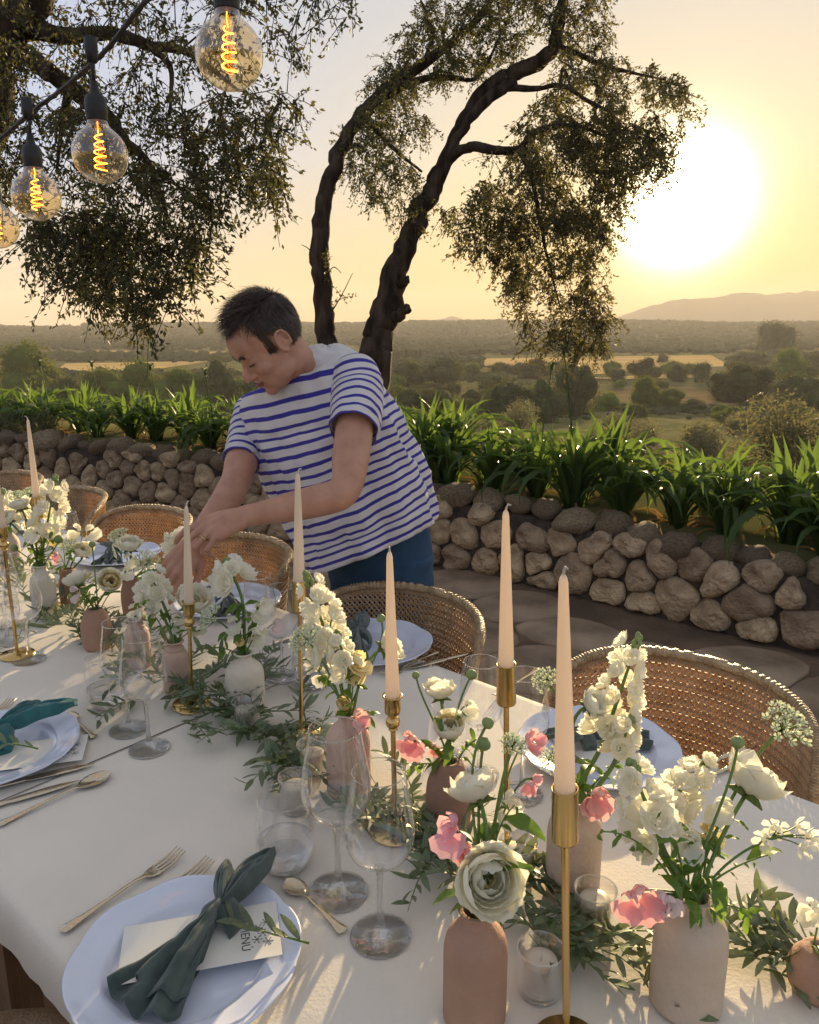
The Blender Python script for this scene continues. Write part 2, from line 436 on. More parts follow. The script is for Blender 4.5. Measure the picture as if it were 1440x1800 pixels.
# ------------------------------------------------------------------ distant land
def make_far():
    g = MB(); prof = [(1010, 568), (1070, 562), (1110, 548), (1150, 536), (1200, 526), (1245, 524), (1275, 519), (1310, 514), (1350, 517), (1400, 513), (1440, 510), (1520, 500), (1640, 515), (1800, 540), (2000, 560)]
    def ridge(prof, D, D2, base):
        rows = []
        pr = spline([tuple(map(float, p)) for p in prof], 8)
        for k, (dd, f) in enumerate(((D*.8, 0), (D*.86, .35), (D*.93, .75), (D, 1.0), (D2, .5), (D2*1.1, 0))):
            row = []
            for i, (u, v) in enumerate(pr):
                v += noise.noise(Vector((u/16, k*.4, 0)))*3
                q = on_z(u, v, CAMZ-1) if False else at(u, v, 1)-Vector((0, 0, CAMZ))
                q = q*(D/q.y); hz = q.z+CAMZ-base
                q2 = q*(dd/D); row.append((q2.x, q2.y, base+hz*f*(1+(.22*noise.noise(Vector((u/45, k*1.1, 2))) if 0 < f < 1 else 0))))
            rows.append(row)
        g.grid([list(reversed(r)) for r in rows])
    ridge(prof, 2300, 2750, -12)
    ridge([(700, 566), (740, 563), (775, 561), (795, 556), (815, 561), (840, 563), (880, 566)], 2450, 2800, -12)
    tag(g.build('distant_mountains', mat('mountain_ground', (.085, .075, .06), (.06, .055, .045), 1, .004, spec=0)), kind='structure')
    def field(name, quads, c1, c2):
        g = MB()
        for i, q in enumerate(quads):
            pts = [on_z(u, v, -11.05+.03*i) for u, v in q]; g.add(pts, [tuple(range(len(pts)))])
        tag(g.build(name, mat(name+'_straw', c1, c2, 1, .08, stretch=(.25, 1, 1), detail=6, spec=0), smooth=False), kind='structure')
    field('stubble_field', [[(1285, 643), (1010, 660), (840, 646), (850, 630), (1250, 624)], [(380, 634), (250, 652), (95, 652), (115, 639)], [(400, 618), (360, 624), (165, 622), (170, 616)], [(1440, 622), (1300, 628), (1310, 622)],
                            [(1250, 663), (1080, 667), (1030, 664), (1240, 655)]], (.60, .42, .17), (.46, .31, .13))
    field('ploughed_field', [[(1330, 712), (1060, 716), (1010, 700), (1080, 682), (1200, 680), (1330, 690)], [(790, 610), (750, 611), (752, 607), (790, 606)]], (.27, .185, .10), (.13, .105, .05))
make_far()

def crown_mesh(seed, n, leaf, squash=1.0, ragged=.25, cols=None, core=True):
    r = random.Random(seed); lobes = []
    for i in range(15):
        a = r.uniform(0, 6.28); q = r.uniform(.03, .36); z = r.uniform(.18, .80-q*.6); rad = r.uniform(.10, .24)
        lobes.append((Vector((q*math.cos(a), q*math.sin(a), z)), rad))
    lobes.append((Vector((0, 0, .45)), .30)); m = MB(); wts = [rad**2 for _, rad in lobes]
    for i in range(n):
        c, rad = r.choices(lobes, wts)[0]
        d = Vector((r.gauss(0, 1), r.gauss(0, 1), r.gauss(0, 1))).normalized()
        p = c+d*rad*(1+r.gauss(0, .13)+ragged*.5*max(0, r.gauss(0, .6))+.5*max(0, noise.noise((c+d*rad)*7+Vector((seed, 0, 0)))))
        p.z = max(p.z*squash, .02)
        u = Vector((r.gauss(0, 1), r.gauss(0, 1), r.gauss(0, 1)+.4)).normalized(); w = u.orthogonal().normalized(); w = w*math.cos(i)+u.cross(w)*math.sin(i)
        l = leaf*r.uniform(.5, 1.5)
        m.add([p-u*l, p+w*l*.4, p+u*l, p-w*l*.4], [(0, 1, 2, 3)])
    if core:
        for c, rad in lobes: m.ball((c.x, c.y, c.z*squash), rad*.82, 7, 5)
    return m.mesh('crown', cols or M['far_leaf'], smooth=False)
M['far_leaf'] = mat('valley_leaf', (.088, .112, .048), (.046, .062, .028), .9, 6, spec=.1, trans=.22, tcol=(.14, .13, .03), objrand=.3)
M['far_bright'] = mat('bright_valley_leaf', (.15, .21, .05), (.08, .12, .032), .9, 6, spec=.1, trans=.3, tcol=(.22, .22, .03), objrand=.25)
M['silver_leaf'] = mat('silver_olive_leaf', (.17, .18, .10), (.09, .10, .055), .7, 5, trans=.35, tcol=(.26, .23, .09), objrand=.25)
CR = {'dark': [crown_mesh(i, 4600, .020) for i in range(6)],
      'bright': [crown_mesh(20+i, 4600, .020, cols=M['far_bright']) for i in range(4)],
      'silver': [crown_mesh(40+i, 8500, .022, ragged=.8, cols=M['silver_leaf'], core=False) for i in range(3)],
      'cypress': [crown_mesh(60, 1200, .03, cols=M['far_leaf'])]}
def trunk_mesh():
    m = MB(); m.tube([(0, 0, -.3), (.01, 0, .1), (-.02, .01, .3), (0, .03, .55)], [.07, .05, .04, .02], 7)
    m.tube([(-.01, 0, .2), (.1, .02, .36), (.2, .05, .5)], [.03, .022, .01], 6); m.tube([(-.01, 0, .22), (-.09, -.03, .36), (-.2, -.02, .52)], [.03, .02, .01], 6)
    return m.mesh('trunk', M['bark'])
TRUNK = trunk_mesh()
TREES = [
 (1357, 622, 60, 66, 'dark', 'tall dark tree standing highest on the right of the valley against the hills'),
 (1303, 709, 112, 80, 'dark', 'broad dome-shaped dark tree on the reddish field'),
 (1402, 722, 92, 76, 'dark', 'round dark tree beside the broad dome-shaped one, near the photo edge'),
 (1133, 668, 56, 42, 'dark', 'rounded dark tree at the near edge of the golden stubble field'),
 (1084, 675, 38, 30, 'dark', 'small dark tree to the left of the rounded one at the stubble field edge'),
 (1191, 671, 42, 30, 'dark', 'pointed dark bush at the edge of the golden stubble field'),
 (1234, 672, 34, 42, 'dark', 'dark tree where the stubble field ends beside the dome-shaped tree'),
 (1166, 638, 22, 18, 'dark', 'lone small tree standing in the middle of the golden field'),
 (1066, 633, 16, 14, 'dark', 'tiny tree at the far edge of the golden field'),
 (1131, 718, 62, 54, 'bright', 'open almond tree with bare leaning trunk on the reddish field'),
 (1179, 719, 48, 40, 'bright', 'smaller almond tree beside the open almond tree'),
 (1220, 726, 40, 26, 'dark', 'low dark bush in front of the almond trees'),
 (1320, 642, 56, 28, 'dark', 'low dark tree in front of the tall dark tree'),
 (1384, 667, 64, 52, 'bright', 'round grey-green tree behind the round dark tree'),
 (1432, 652, 44, 36, 'dark', 'dark tree cut by the right edge below the hills'),
 (1418, 614, 32, 16, 'dark', 'distant bush to the right of the tall dark tree'),
 (725, 678, 84, 48, 'dark', 'wide dark tree just right of the striped shirt'),
 (782, 676, 78, 50, 'dark', 'dark tree joined to the wide dark tree on its right'),
 (742, 742, 112, 72, 'dark', 'big dark carob tree in front, right of the leaning trunks'),
 (818, 734, 46, 38, 'dark', 'small dark bush beside the big carob tree'),
 (893, 744, 84, 88, 'dark', 'tall rounded carob tree in the middle of the valley'),
 (954, 744, 64, 84, 'dark', 'narrow dark tree squeezed between two taller carobs'),
 (1012, 732, 84, 104, 'dark', 'tallest carob of the near valley row, below the hanging branch'),
 (940, 667, 58, 38, 'dark', 'dark tree behind the carob row at the field corner'),
 (829, 663, 34, 28, 'bright', 'small yellowish tree behind the carob row'),
 (878, 658, 52, 24, 'dark', 'low hedge tree behind the tall rounded carob'),
 (862, 684, 62, 34, 'dark', 'low spreading dark tree left of the tall rounded carob'),
 (904, 623, 58, 15, 'dark', 'far flat-topped grove tree on the valley floor'),
 (836, 625, 44, 14, 'dark', 'far low grove tree left of the flat-topped one'),
 (55, 716, 132, 108, 'bright', 'large loose green tree at the left edge of the valley'),
 (12, 700, 60, 60, 'dark', 'dark tree behind the large loose tree at the left edge'),
 (132, 716, 70, 62, 'dark', 'dark shrub tree beside the large loose tree'),
 (188, 722, 84, 82, 'bright', 'bright green tree above the second strap-leaved clump'),
 (250, 724, 90, 86, 'bright', 'bright green tree in the middle of the left thicket'),
 (318, 724, 92, 84, 'bright', 'bright green tree at the right of the left thicket'),
 (392, 722, 70, 90, 'dark', 'grey-green tree directly behind the man\'s face'),
 (470, 720, 90, 80, 'dark', 'dark tree hidden behind the man\'s chest'),
 (640, 700, 70, 60, 'dark', 'dark tree behind the foot of the thick leaning trunk'),
]
SHRUBS = [
 (1360, 850, 160, 140, 'big silvery olive bush nearest the wall on the right'),
 (1432, 806, 90, 90, 'silvery olive bush cut by the right edge of the photo'),
 (1234, 824, 100, 92, 'silvery olive bush left of the big silvery one'),
 (1132, 806, 68, 62, 'round silvery bush above the middle strap-leaved clumps'),
 (1062, 804, 76, 62, 'round silvery bush next to the one above the middle clumps'),
 (958, 812, 64, 52, 'low silvery bush left of the two round ones'),
 (896, 806, 62, 46, 'lowest silvery bush, right of the man\'s back'),
 (735, 776, 46, 62, 'upright silvery shoot bush just behind the striped back'),
 (18, 800, 92, 88, 'silvery bush at the left end of the stone wall'),
 (82, 790, 60, 60, 'smaller silvery bush beside the one at the left end of the wall'),
]
def place_tree(i, u, v, w, h, kind, label, grp):
    p, t = ground_hit(u, v)
    root = thing({'silver': 'olive_bush', 'cypress': 'cypress_tree'}.get(kind, 'valley_tree'), label, 'bush' if kind == 'silver' else 'tree', p, 0, grp)
    W, H = w*t/FPX, h*t/FPX
    c = link('crown', CR[kind][i % len(CR[kind])], root, (0, 0, -H*.16)); c.scale = (W*1.15, W*1.15, H*1.25); c.rotation_euler = (0, 0, i*1.3)
    if kind != 'silver' or True:
        k = link('trunk', TRUNK, root); k.scale = (W*.8, W*.8, H*.9)
    return root
for i, (u, v, w, h, k, l) in enumerate(TREES): place_tree(i, u, v, w, h, k, l, 'trees dotted over the valley')
for i, (u, v, w, h, l) in enumerate(SHRUBS): place_tree(i, u, v, w, h, 'silver', l, 'silvery bushes below the terrace')
_r = random.Random(77)
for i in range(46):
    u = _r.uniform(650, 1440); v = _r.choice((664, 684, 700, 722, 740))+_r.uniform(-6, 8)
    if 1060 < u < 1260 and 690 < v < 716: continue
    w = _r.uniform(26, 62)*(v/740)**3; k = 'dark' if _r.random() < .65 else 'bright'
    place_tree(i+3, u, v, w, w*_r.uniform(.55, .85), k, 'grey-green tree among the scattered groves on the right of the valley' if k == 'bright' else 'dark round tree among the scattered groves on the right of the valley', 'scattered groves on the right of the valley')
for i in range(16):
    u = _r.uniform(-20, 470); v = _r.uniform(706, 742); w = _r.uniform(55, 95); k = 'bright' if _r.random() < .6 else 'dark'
    place_tree(i+5, u, v, w, w*_r.uniform(.6, .85), k, ('bright green' if k == 'bright' else 'shaded')+' bushy tree in the thicket left of the man', 'thicket left of the man')
for i in range(22):
    u = _r.uniform(860, 1450); v = 778+_r.uniform(-30, 55); w = _r.uniform(36, 70)
    place_tree(i+1, u, v, w, w*_r.uniform(.6, .95), 'silver', 'small silvery bush among the scrub between the wall plants and the trees', 'small silvery bushes on the bank')
for i in range(9):
    place_tree(i, 688+i*6.2, 634+(i % 3), 8, 20+(i*7) % 6, 'cypress', 'dark narrow cypress in the little row between the leaning trunk and the fields', 'row of cypresses')

# woods that read as one mass: tree-top blobs over valley floor hedges and the long hills
def make_woods():
    r = random.Random(3); base = MB()
    ico = [(0, 0, 1), (.894, 0, .447), (.276, .851, .447), (-.724, .526, .447), (-.724, -.526, .447), (.276, -.851, .447), (.724, .526, -.447), (-.276, .851, -.447), (-.894, 0, -.447), (-.276, -.851, -.447), (.724, -.526, -.447), (0, 0, -1)]
    fc = [(0, 1, 2), (0, 2, 3), (0, 3, 4), (0, 4, 5), (0, 5, 1), (1, 6, 2), (2, 7, 3), (3, 8, 4), (4, 9, 5), (5, 10, 1), (6, 7, 2), (7, 8, 3), (8, 9, 4), (9, 10, 5), (10, 6, 1), (11, 7, 6), (11, 8, 7), (11, 9, 8), (11, 10, 9), (11, 6, 10)]
    def blob(m, c, w, h):
        for _ in range(3):
            o = Vector((r.uniform(-.4, .4)*w, r.uniform(-.4, .4)*w, r.uniform(-.1, .35)*h)); s = r.uniform(.45, .75)
            m.add([(c[0]+o.x+a*w*s*r.uniform(.75, 1.25), c[1]+o.y+b*w*s*r.uniform(.75, 1.25), c[2]+o.z+d*h*s*r.uniform(.8, 1.3)) for a, b, d in ico], fc)
    far = MB()
    for i in range(13000):
        ph = R(r.uniform(-42, 42)); d = 560+r.random()*620
        x, y = math.sin(ph)*d, math.cos(ph)*d
        if d < 720 and noise.noise(Vector((x/70, y/40, 0))) < -.05: continue
        z = terr(x, y); w = r.uniform(2.2, 4.6); big = r.random() < .012
        blob(far, (x, y, z+w*.25), w*(1.3 if big else 1), w*(1.15 if big else .62))
    tag(far.build('wooded_hills', M['far_leaf'], smooth=False), 'dark scrub woods covering the long low hills on the horizon', 'woods', kind='stuff')
    mid = MB(); k = 0
    bands = [(604, 3, 0, 1440, 420), (598, 3, 0, 1440, 420), (611, 2.5, 0, 420, 200), (628, 2.2, 0, 430, 260), (634, 2, 100, 430, 90), (618, 2.0, 840, 1290, 260), (612, 2.6, 640, 1440, 330), (606, 2.6, 640, 1440, 260), (622, 2.5, 640, 850, 130), (634, 3, 640, 850, 130), (648, 3.5, 640, 850, 120), (660, 4, 0, 100, 60), (662, 3.5, 60, 460, 160), (674, 4, 0, 520, 160), (692, 5, 0, 560, 160), (668, 3, 640, 900, 90), (690, 3, 640, 760, 50), (680, 2, 1250, 1500, 60), (724, 4, 1040, 1440, 130), (728, 4, 640, 1040, 130), (640, 4, 1280, 1560, 160), (655, 4, 1300, 1560, 120), (628, 3, 1300, 1560, 90)]
    for v, sp, u0, u1, cnt in bands:
        for i in range(int(cnt*1.5)):
            u = r.uniform(u0, u1); vv = v+r.gauss(0, sp)
            p, t = ground_hit(u, vv); w = r.uniform(5, 13)*t/FPX*(1.0 if v > 600 else .7)
            blob(mid, (p.x, p.y, p.z+w*.3), w, w*.6)
    tag(mid.build('hedgerow_scrub', M['far_leaf'], smooth=False), 'dark hedges and scrub lining the fields of the valley floor', 'scrub', kind='stuff')
    # dry grass and weeds on the bank below the terrace
    gr = MB()
    for i in range(15000):
        ph = R(r.uniform(-33, 38)); d = 2.0+abs(r.gauss(0, 9)); rr = wall_r(ph)+d
        x, y = math.sin(ph)*rr, math.cos(ph)*rr; z = terr(x, y); h = r.uniform(.10, .32)*(1+d*.035); a = r.uniform(0, 6.28); lx, ly = math.cos(a)*h*.4, math.sin(a)*h*.4; wd = .006*(1+d*.12)
        gr.add([(x-wd, y, z-.02), (x+wd, y, z-.02), (x+lx*.4+wd*.6, y+ly*.4, z+h*.6), (x+lx, y+ly, z+h)], [(0, 1, 2), (0, 2, 3)])
    tag(gr.build('dry_grass', mat('dry_grass_blade', (.11, .11, .045), (.05, .065, .02), .8, 3, trans=.35, tcol=(.22, .20, .06)), smooth=False), 'dry grass and weeds on the bank below the terrace', 'grass', kind='stuff')
make_woods()

# ------------------------------------------------------------------ strap-leaved plants behind the wall
def strap_mesh(L, droop, w, twist):
    m = MB(); rows = []; n = 8; a = R(78)
    x = z = 0
    for i in range(n+1):
        t = i/n; ww = w*(.55+.9*t*(1-t)*2)*(1 if t < .75 else max(.04, (1-t)/.25))
        nx, nz = math.sin(a), math.cos(a)
        tw = twist*t; side = Vector((math.sin(tw)*nx, math.cos(tw), math.sin(tw)*-nz))
        up = Vector((-math.sin(a), 0, math.cos(a)))*(.22*ww)
        c = Vector((x, 0, z)); rows.append([tuple(c-side*ww*.5+up), tuple(c), tuple(c+side*ww*.5+up)])
        a -= droop/n*(.4+1.6*t); x += math.cos(a)*L/n; z += math.sin(a)*L/n
    m.grid(rows); return m
STR = [strap_mesh(L, d, w, tw).mesh('leaf', M['strap']) for L, d, w, tw in ((.5, 1.5, .038, .3), (.58, 2.1, .036, -.5), (.42, .7, .040, .2), (.6, 2.7, .034, .8), (.36, 1.1, .036, -.3), (.52, 1.9, .042, 0), (.46, .35, .038, .4))]
DRY = [strap_mesh(L, d, w, tw).mesh('dry_leaf', M['strap_dry']) for L, d, w, tw in ((.4, 3.2, .02, 1.5), (.34, 2.6, .018, -1.2))]
def clump(p, n, sc_, label, grp, stalk=()):
    root = thing('strap_leaved_plant', label, 'plant', p, 0, grp)
    for i in range(n):
        a = rnd.uniform(0, 6.283); o = link('leaf', rnd.choice(STR), root, (math.cos(a)*rnd.uniform(0, .06)*sc_, math.sin(a)*rnd.uniform(0, .06)*sc_, -.01))
        o.rotation_euler = (rnd.gauss(0, .08), -abs(rnd.gauss(0, .22))+.28-.5*rnd.random(), a); s = sc_*rnd.uniform(.75, 1.2); o.scale = (s, s, s)
    for i in range(5):
        a = rnd.uniform(0, 6.283); o = link('dry_leaf', rnd.choice(DRY), root, (0, 0, -.01)); o.rotation_euler = (0, .5, a); o.scale = (sc_*rnd.uniform(.7, 1.1),)*3
    for (dx, h, lean) in stalk:
        m = MB(); q = [(dx, 0, 0), (dx+lean*.3, 0, h*.5), (dx+lean, 0, h)]; q = spline(q, 5); m.tube(q, [.006-.003*i/len(q) for i in range(len(q))], 5)
        m.ball((dx+lean, 0, h), .02, 7, 5, (.6, .6, 1.1))
        for k in range(12):
            a = k*2.4; m.tube([(dx+lean, 0, h), (dx+lean+math.cos(a)*.03, math.sin(a)*.03, h+.035)], .003, 3)
        m.build('flower_stalk', M['strap'], root)
M['dummy'] = M['strap']
ORD = 'first second third fourth fifth sixth seventh eighth ninth tenth eleventh twelfth thirteenth fourteenth'.split()
def make_bed():
    r = random.Random(21); s = .25; i = 0
    used = {}
    def nth(side):
        used[side] = used.get(side, 0)+1; return ORD[used[side]-1]+' '+side+', counted from the right'
    while s < wallL-.4:
        p, d, nn = wallP(s); off = r.uniform(.28, .42)
        q = p-nn*off; q.z = terr(q.x, q.y)-.01
        sz = r.uniform(.85, 1.1) if q.x > -.6 else r.uniform(.74, .88)
        ph = math.degrees(math.atan2(q.x, q.y))
        side = ('of the front row right of the man' if ph > 12 else 'of the front row touching the man\'s back' if ph > 3 else 'of the front row hidden behind the man' if ph > -12 else 'of the front row left of the man')
        st = ()
        if -30 < ph < -12 and i % 2 == 0: st = ((.05, .62, -.05),)
        if 11 < ph < 14: st = ((0, .95, -.1),)
        clump(q, 60 if q.x > -.4 else 46, sz*1.12, 'strap-leaved plant, '+nth(side), 'strap-leaved plants '+side, st)
        if i % 2 == 0:
            q2 = p-nn*(off+.5); q2.z = terr(q2.x, q2.y)-.01
            side2 = side.replace('front', 'back')
            clump(q2, 44, sz*1.2, 'taller strap-leaved plant, '+nth(side2), 'strap-leaved plants '+side2, ((.1, .8, .06),) if i % 6 == 0 else ())
        s += r.uniform(.24, .33); i += 1
make_bed()

# ------------------------------------------------------------------ the two big trees
def gnarl(limb, n=7, amp=.5):
    pts = spline([tuple(map(float, p)) for p in limb], n); out = []
    for i, (u, v, zc, rad) in enumerate(pts):
        p = at(u, v, zc)+Vector((noise.noise(Vector((i*.45, u*.01, 1))), noise.noise(Vector((i*.45, v*.01, 5))), 0))*rad*amp; out.append((p, rad*(1+.22*noise.noise(Vector((i*.7, u*.03, 9))))))
    return out
def big_tree(name, label, limbs, crowns, leafmat, leaf_len, seed, foot):
    r = random.Random(seed); root = thing(name, label, 'tree', foot); org = Vector(foot)
    nodes = []; trunk = MB()
    for k, limb in enumerate(limbs):
        g = gnarl(limb); P = [p-org for p, _ in g]; Rr = [q for _, q in g]
        b = MB() if k else trunk
        b.tube(P, Rr, 12 if Rr[0] > .04 else 7)
        if k: b.build('limb', M['bark'], root)
        for p, q in zip(P, Rr): nodes.append((p, q))
    trunk.build('trunk', M['bark'], root)
    pts = []
    for poly, cnt, zc, dz, holes in crowns:
        xs = [p[0] for p in poly]; ys = [p[1] for p in poly]; n = 0; tries = 0
        while n < cnt and tries < cnt*40:
            tries += 1; u, v = r.uniform(min(xs), max(xs)), r.uniform(min(ys), max(ys))
            if not inpoly(u, v, poly): continue
            if noise.noise(Vector((u/55, v/55, seed))) < holes: continue
            pts.append(at(u, v, zc+r.uniform(-dz, dz))-org); n += 1
    A = np.array([tuple(p) for p, _ in nodes if True]); Rn = [q for _, q in nodes]
    order = sorted(range(len(pts)), key=lambda i: min(np.sum((A-np.array(pts[i]))**2, axis=1)))
    tw = MB(); lf = MB()
    for i in order:
        c = pts[i]; d = np.sum((A-np.array(c))**2, axis=1)*(1+0*np.array(Rn)); j = int(np.argmin(d)); s = Vector(A[j]); L = (c-s).length
        k = max(2, int(L/.12)); rad = max(.0035, min(Rn[j]*.55, .004+L*.012)); seq = []
        side = Vector((r.gauss(0, 1), r.gauss(0, 1), r.gauss(0, 1)))*L*.10
        for q in range(k+1):
            t = q/k; seq.append(s.lerp(c, t)+side*math.sin(t*math.pi)+Vector((0, 0, .10*L*math.sin(t*math.pi))))
        tw.tube(seq, [rad*(1-.6*q/k) for q in range(k+1)], 4, caps=False)
        A = np.vstack([A, np.array([tuple(p) for p in seq[1:]])]); Rn += [rad*(1-.6*q/k) for q in range(1, k+1)]
        # a drooping spray of leaf twigs at the end
        for _ in range(r.choice((2, 3, 3))):
            dr = Vector((r.gauss(0, .8), r.gauss(0, .8), r.gauss(-.7, .6))).normalized(); l = r.uniform(.10, .24); e = [c+dr*l*t+Vector((0, 0, -.05*t*t)) for t in (0, .33, .66, 1)]
            tw.tube(e, [.003, .0026, .002, .0014], 3, caps=False)
            for _ in range(r.randint(13, 20)):
                t = r.random(); b = c+dr*l*t+Vector((0, 0, -.05*t*t))+Vector((r.gauss(0, .012), r.gauss(0, .012), r.gauss(0, .012)))
                u = (dr+Vector((r.gauss(0, .8), r.gauss(0, .8), r.gauss(0, .8)))).normalized(); w = u.orthogonal().normalized(); an = r.uniform(0, 6.28); w = w*math.cos(an)+u.cross(w)*math.sin(an)
                ll = leaf_len*r.uniform(.65, 1.3); fold = u.cross(w)*ll*.08
                lf.add([b, b+u*ll*.45+w*ll*.23+fold, b+u*ll, b+u*ll*.45-w*ll*.23+fold], [(0, 1, 2), (0, 2, 3)])
    tag(tw.build('twigs', M['bark'], root), kind='stuff'); tag(lf.build('foliage', leafmat, root, smooth=False), kind='stuff')
    return root
Z1 = 4.7
big_tree('oak_tree', 'old holm oak with dark trunk at the left edge, its crown hanging over the lights', [
    [(-260, 1290, 4.5, .30), (-200, 900, 4.6, .24), (-130, 600, 4.7, .21), (-66, 330, Z1, .185), (-28, 160, Z1, .16), (-12, 40, Z1, .16), (10, -60, Z1, .13), (30, -200, Z1, .08)],
    [(0, 60, Z1, .10), (55, 50, Z1, .062), (110, 62, 4.6, .046), (200, 60, 4.5, .036), (262, 80, 4.4, .03), (330, 92, 4.4, .02), (420, 160, 4.3, .008)],
    [(0, 100, Z1, .09), (40, 95, Z1, .062), (90, 130, 4.6, .052), (155, 178, 4.5, .045), (192, 205, 4.5, .036), (215, 242, 4.4, .03), (262, 290, 4.3, .02), (300, 400, 4.2, .008)],
    [(10, 60, Z1, .11), (60, 10, 4.6, .08), (95, -60, 4.5, .06), (180, -120, 4.4, .045), (330, -140, 4.3, .03), (480, -90, 4.3, .012)],
    [(262, 80, 4.4, .022), (300, 120, 4.2, .015), (298, 200, 4.1, .008)],
    [(120, 160, 4.6, .03), (110, 210, 4.5, .016), (100, 300, 4.4, .008)],
    ], [
    ([(-60, -120), (640, -120), (632, 30), (590, 30), (550, 60), (520, 110), (525, 225), (500, 310), (470, 350), (430, 300), (300, 250), (150, 200), (40, 200), (-60, 300)], 250, 4.3, .55, -.15),
    ([(40, 180), (500, 150), (525, 225), (490, 260), (500, 310), (495, 345), (435, 392), (410, 370), (380, 365), (370, 420), (345, 455), (300, 480), (200, 470), (100, 430), (40, 400)], 270, 4.2, .5, -.15),
    ([(38, 415), (120, 370), (350, 380), (372, 420), (345, 460), (320, 492), (300, 545), (255, 580), (222, 540), (165, 530), (80, 480)], 160, 4.1, .35, -.5),
    ([(-60, 200), (40, 200), (60, 330), (0, 350), (-60, 380)], 40, 4.4, .3, -.5)],
    M['oak_leaf'], .031, 5, at(-260, 1290, 4.5)*1.0)
Z2 = 7.4
f2 = ground_hit(668, 800)[0]
big_tree('leaning_oak_tree', 'thicker leaning oak whose crown hangs in front of the low sun', [
    [(648, 780, Z2, .19), (654, 650, Z2, .15), (668, 585, Z2, .135), (688, 505, Z2, .125), (722, 410, Z2, .10), (752, 345, Z2, .088), (778, 290, Z2, .075), (808, 225, Z2, .055), (845, 165, Z2, .062), (890, 135, Z2, .07), (935, 115, Z2, .072), (968, 90, Z2, .066), (982, 40, Z2, .058), (1000, -50, Z2, .045), (1010, -160, Z2, .03)],
    [(752, 345, Z2, .06), (790, 270, 7.3, .045), (822, 215, 7.3, .045), (860, 172, 7.3, .055), (905, 142, 7.35, .05)],
    [(770, 320, Z2, .055), (795, 275, 7.3, .048), (830, 258, 7.2, .045), (870, 264, 7.1, .04), (912, 262, 7.0, .034), (935, 235, 7.0, .028), (975, 222, 6.9, .024), (1030, 225, 6.9, .015), (1100, 260, 6.9, .008)],
    [(880, 152, Z2, .04), (940, 156, 7.3, .026), (985, 150, 7.2, .02), (1030, 175, 7.1, .018), (1080, 200, 7.0, .010)],
    [(972, 80, Z2, .04), (1010, 92, 7.4, .026), (1050, 110, 7.4, .022), (1100, 125, 7.3, .016), (1170, 140, 7.3, .007)],
    [(912, 262, 7.0, .03), (930, 300, 6.9, .022), (945, 360, 6.9, .018), (960, 440, 6.8, .014), (985, 540, 6.8, .007)],
    [(985, 150, 7.2, .018), (990, 120, 7.2, .015), (1010, 160, 7.2, .013), (1050, 190, 7.1, .01)],
    [(690, 500, Z2, .07), (706, 497, 7.3, .05), (716, 490, 7.25, .038)], [(676, 560, Z2, .08), (700, 556, 7.3, .055), (714, 540, 7.25, .04), (717, 548, 7.22, .03)],
    ], [
    ([(820, 300), (880, 265), (960, 150), (1000, 80), (1060, 100), (1110, 96), (1160, 112), (1215, 150), (1205, 245), (1172, 262), (1178, 305), (1125, 335), (1075, 390), (900, 400), (850, 360)], 430, 7.0, .7, -.25),
    ([(860, 380), (1090, 370), (1060, 460), (1075, 540), (1062, 620), (1000, 622), (935, 612), (912, 545), (885, 490), (860, 440)], 270, 6.9, .45, -.5),
    ([(770, 370), (860, 310), (880, 440), (800, 445)], 50, 7.0, .4, -.5),
    ([(900, 240), (1180, 160), (1160, 300), (1060, 400), (940, 400)], 170, 7.0, .6, -.5),
    ([(930, -100), (1090, -100), (1060, 30), (1100, 110), (1000, 70), (960, 60)], 110, 7.3, .4, -.5)],
    M['oak_leaf_right'], .036, 9, (f2.x, f2.y, f2.z))
big_tree('slender_oak_tree', 'slimmer leaning oak trunk rising behind the man, left of the thicker one', [
    [(588, 790, 7.6, .14), (582, 640, 7.6, .105), (572, 590, 7.6, .10), (566, 500, 7.6, .092), (562, 425, 7.6, .09), (574, 340, 7.6, .08), (600, 262, 7.6, .075), (638, 200, 7.6, .07), (690, 150, 7.6, .06), (745, 112, 7.6, .052), (800, 70, 7.6, .04), (850, 20, 7.6, .03), (900, -60, 7.6, .015)],
    [(668, 170, 7.6, .05), (740, 140, 7.5, .034), (790, 136, 7.5, .026), (840, 135, 7.5, .018), (880, 60, 7.5, .01)],
    [(640, 205, 7.6, .035), (672, 240, 7.5, .022), (702, 270, 7.4, .018), (742, 302, 7.4, .01)],
    [(745, 112, 7.6, .03), (760, 60, 7.6, .02), (740, 0, 7.5, .01)],
    [(566, 500, 7.6, .008), (585, 470, 7.5, .005), (600, 480, 7.4, .003)], [(560, 470, 7.6, .008), (545, 440, 7.6, .005), (530, 430, 7.6, .003)], [(575, 560, 7.6, .008), (600, 520, 7.5, .005), (620, 480, 7.5, .003)],
    ], [
    ([(640, 150), (672, 100), (700, 85), (702, 45), (762, -50), (960, -70), (960, 40), (900, 95), (830, 125), (760, 150), (700, 160)], 330, 7.5, .6, -.35),
    ([(602, 225), (640, 160), (720, 150), (760, 190), (740, 250), (765, 330), (745, 385), (700, 395), (668, 360), (640, 330), (612, 290)], 160, 7.4, .5, -.25),
    ([(560, 400), (625, 470), (600, 530), (525, 440)], 5, 7.5, .1, -.9)],
    M['oak_leaf'], .034, 15, ground_hit(590, 800)[0])

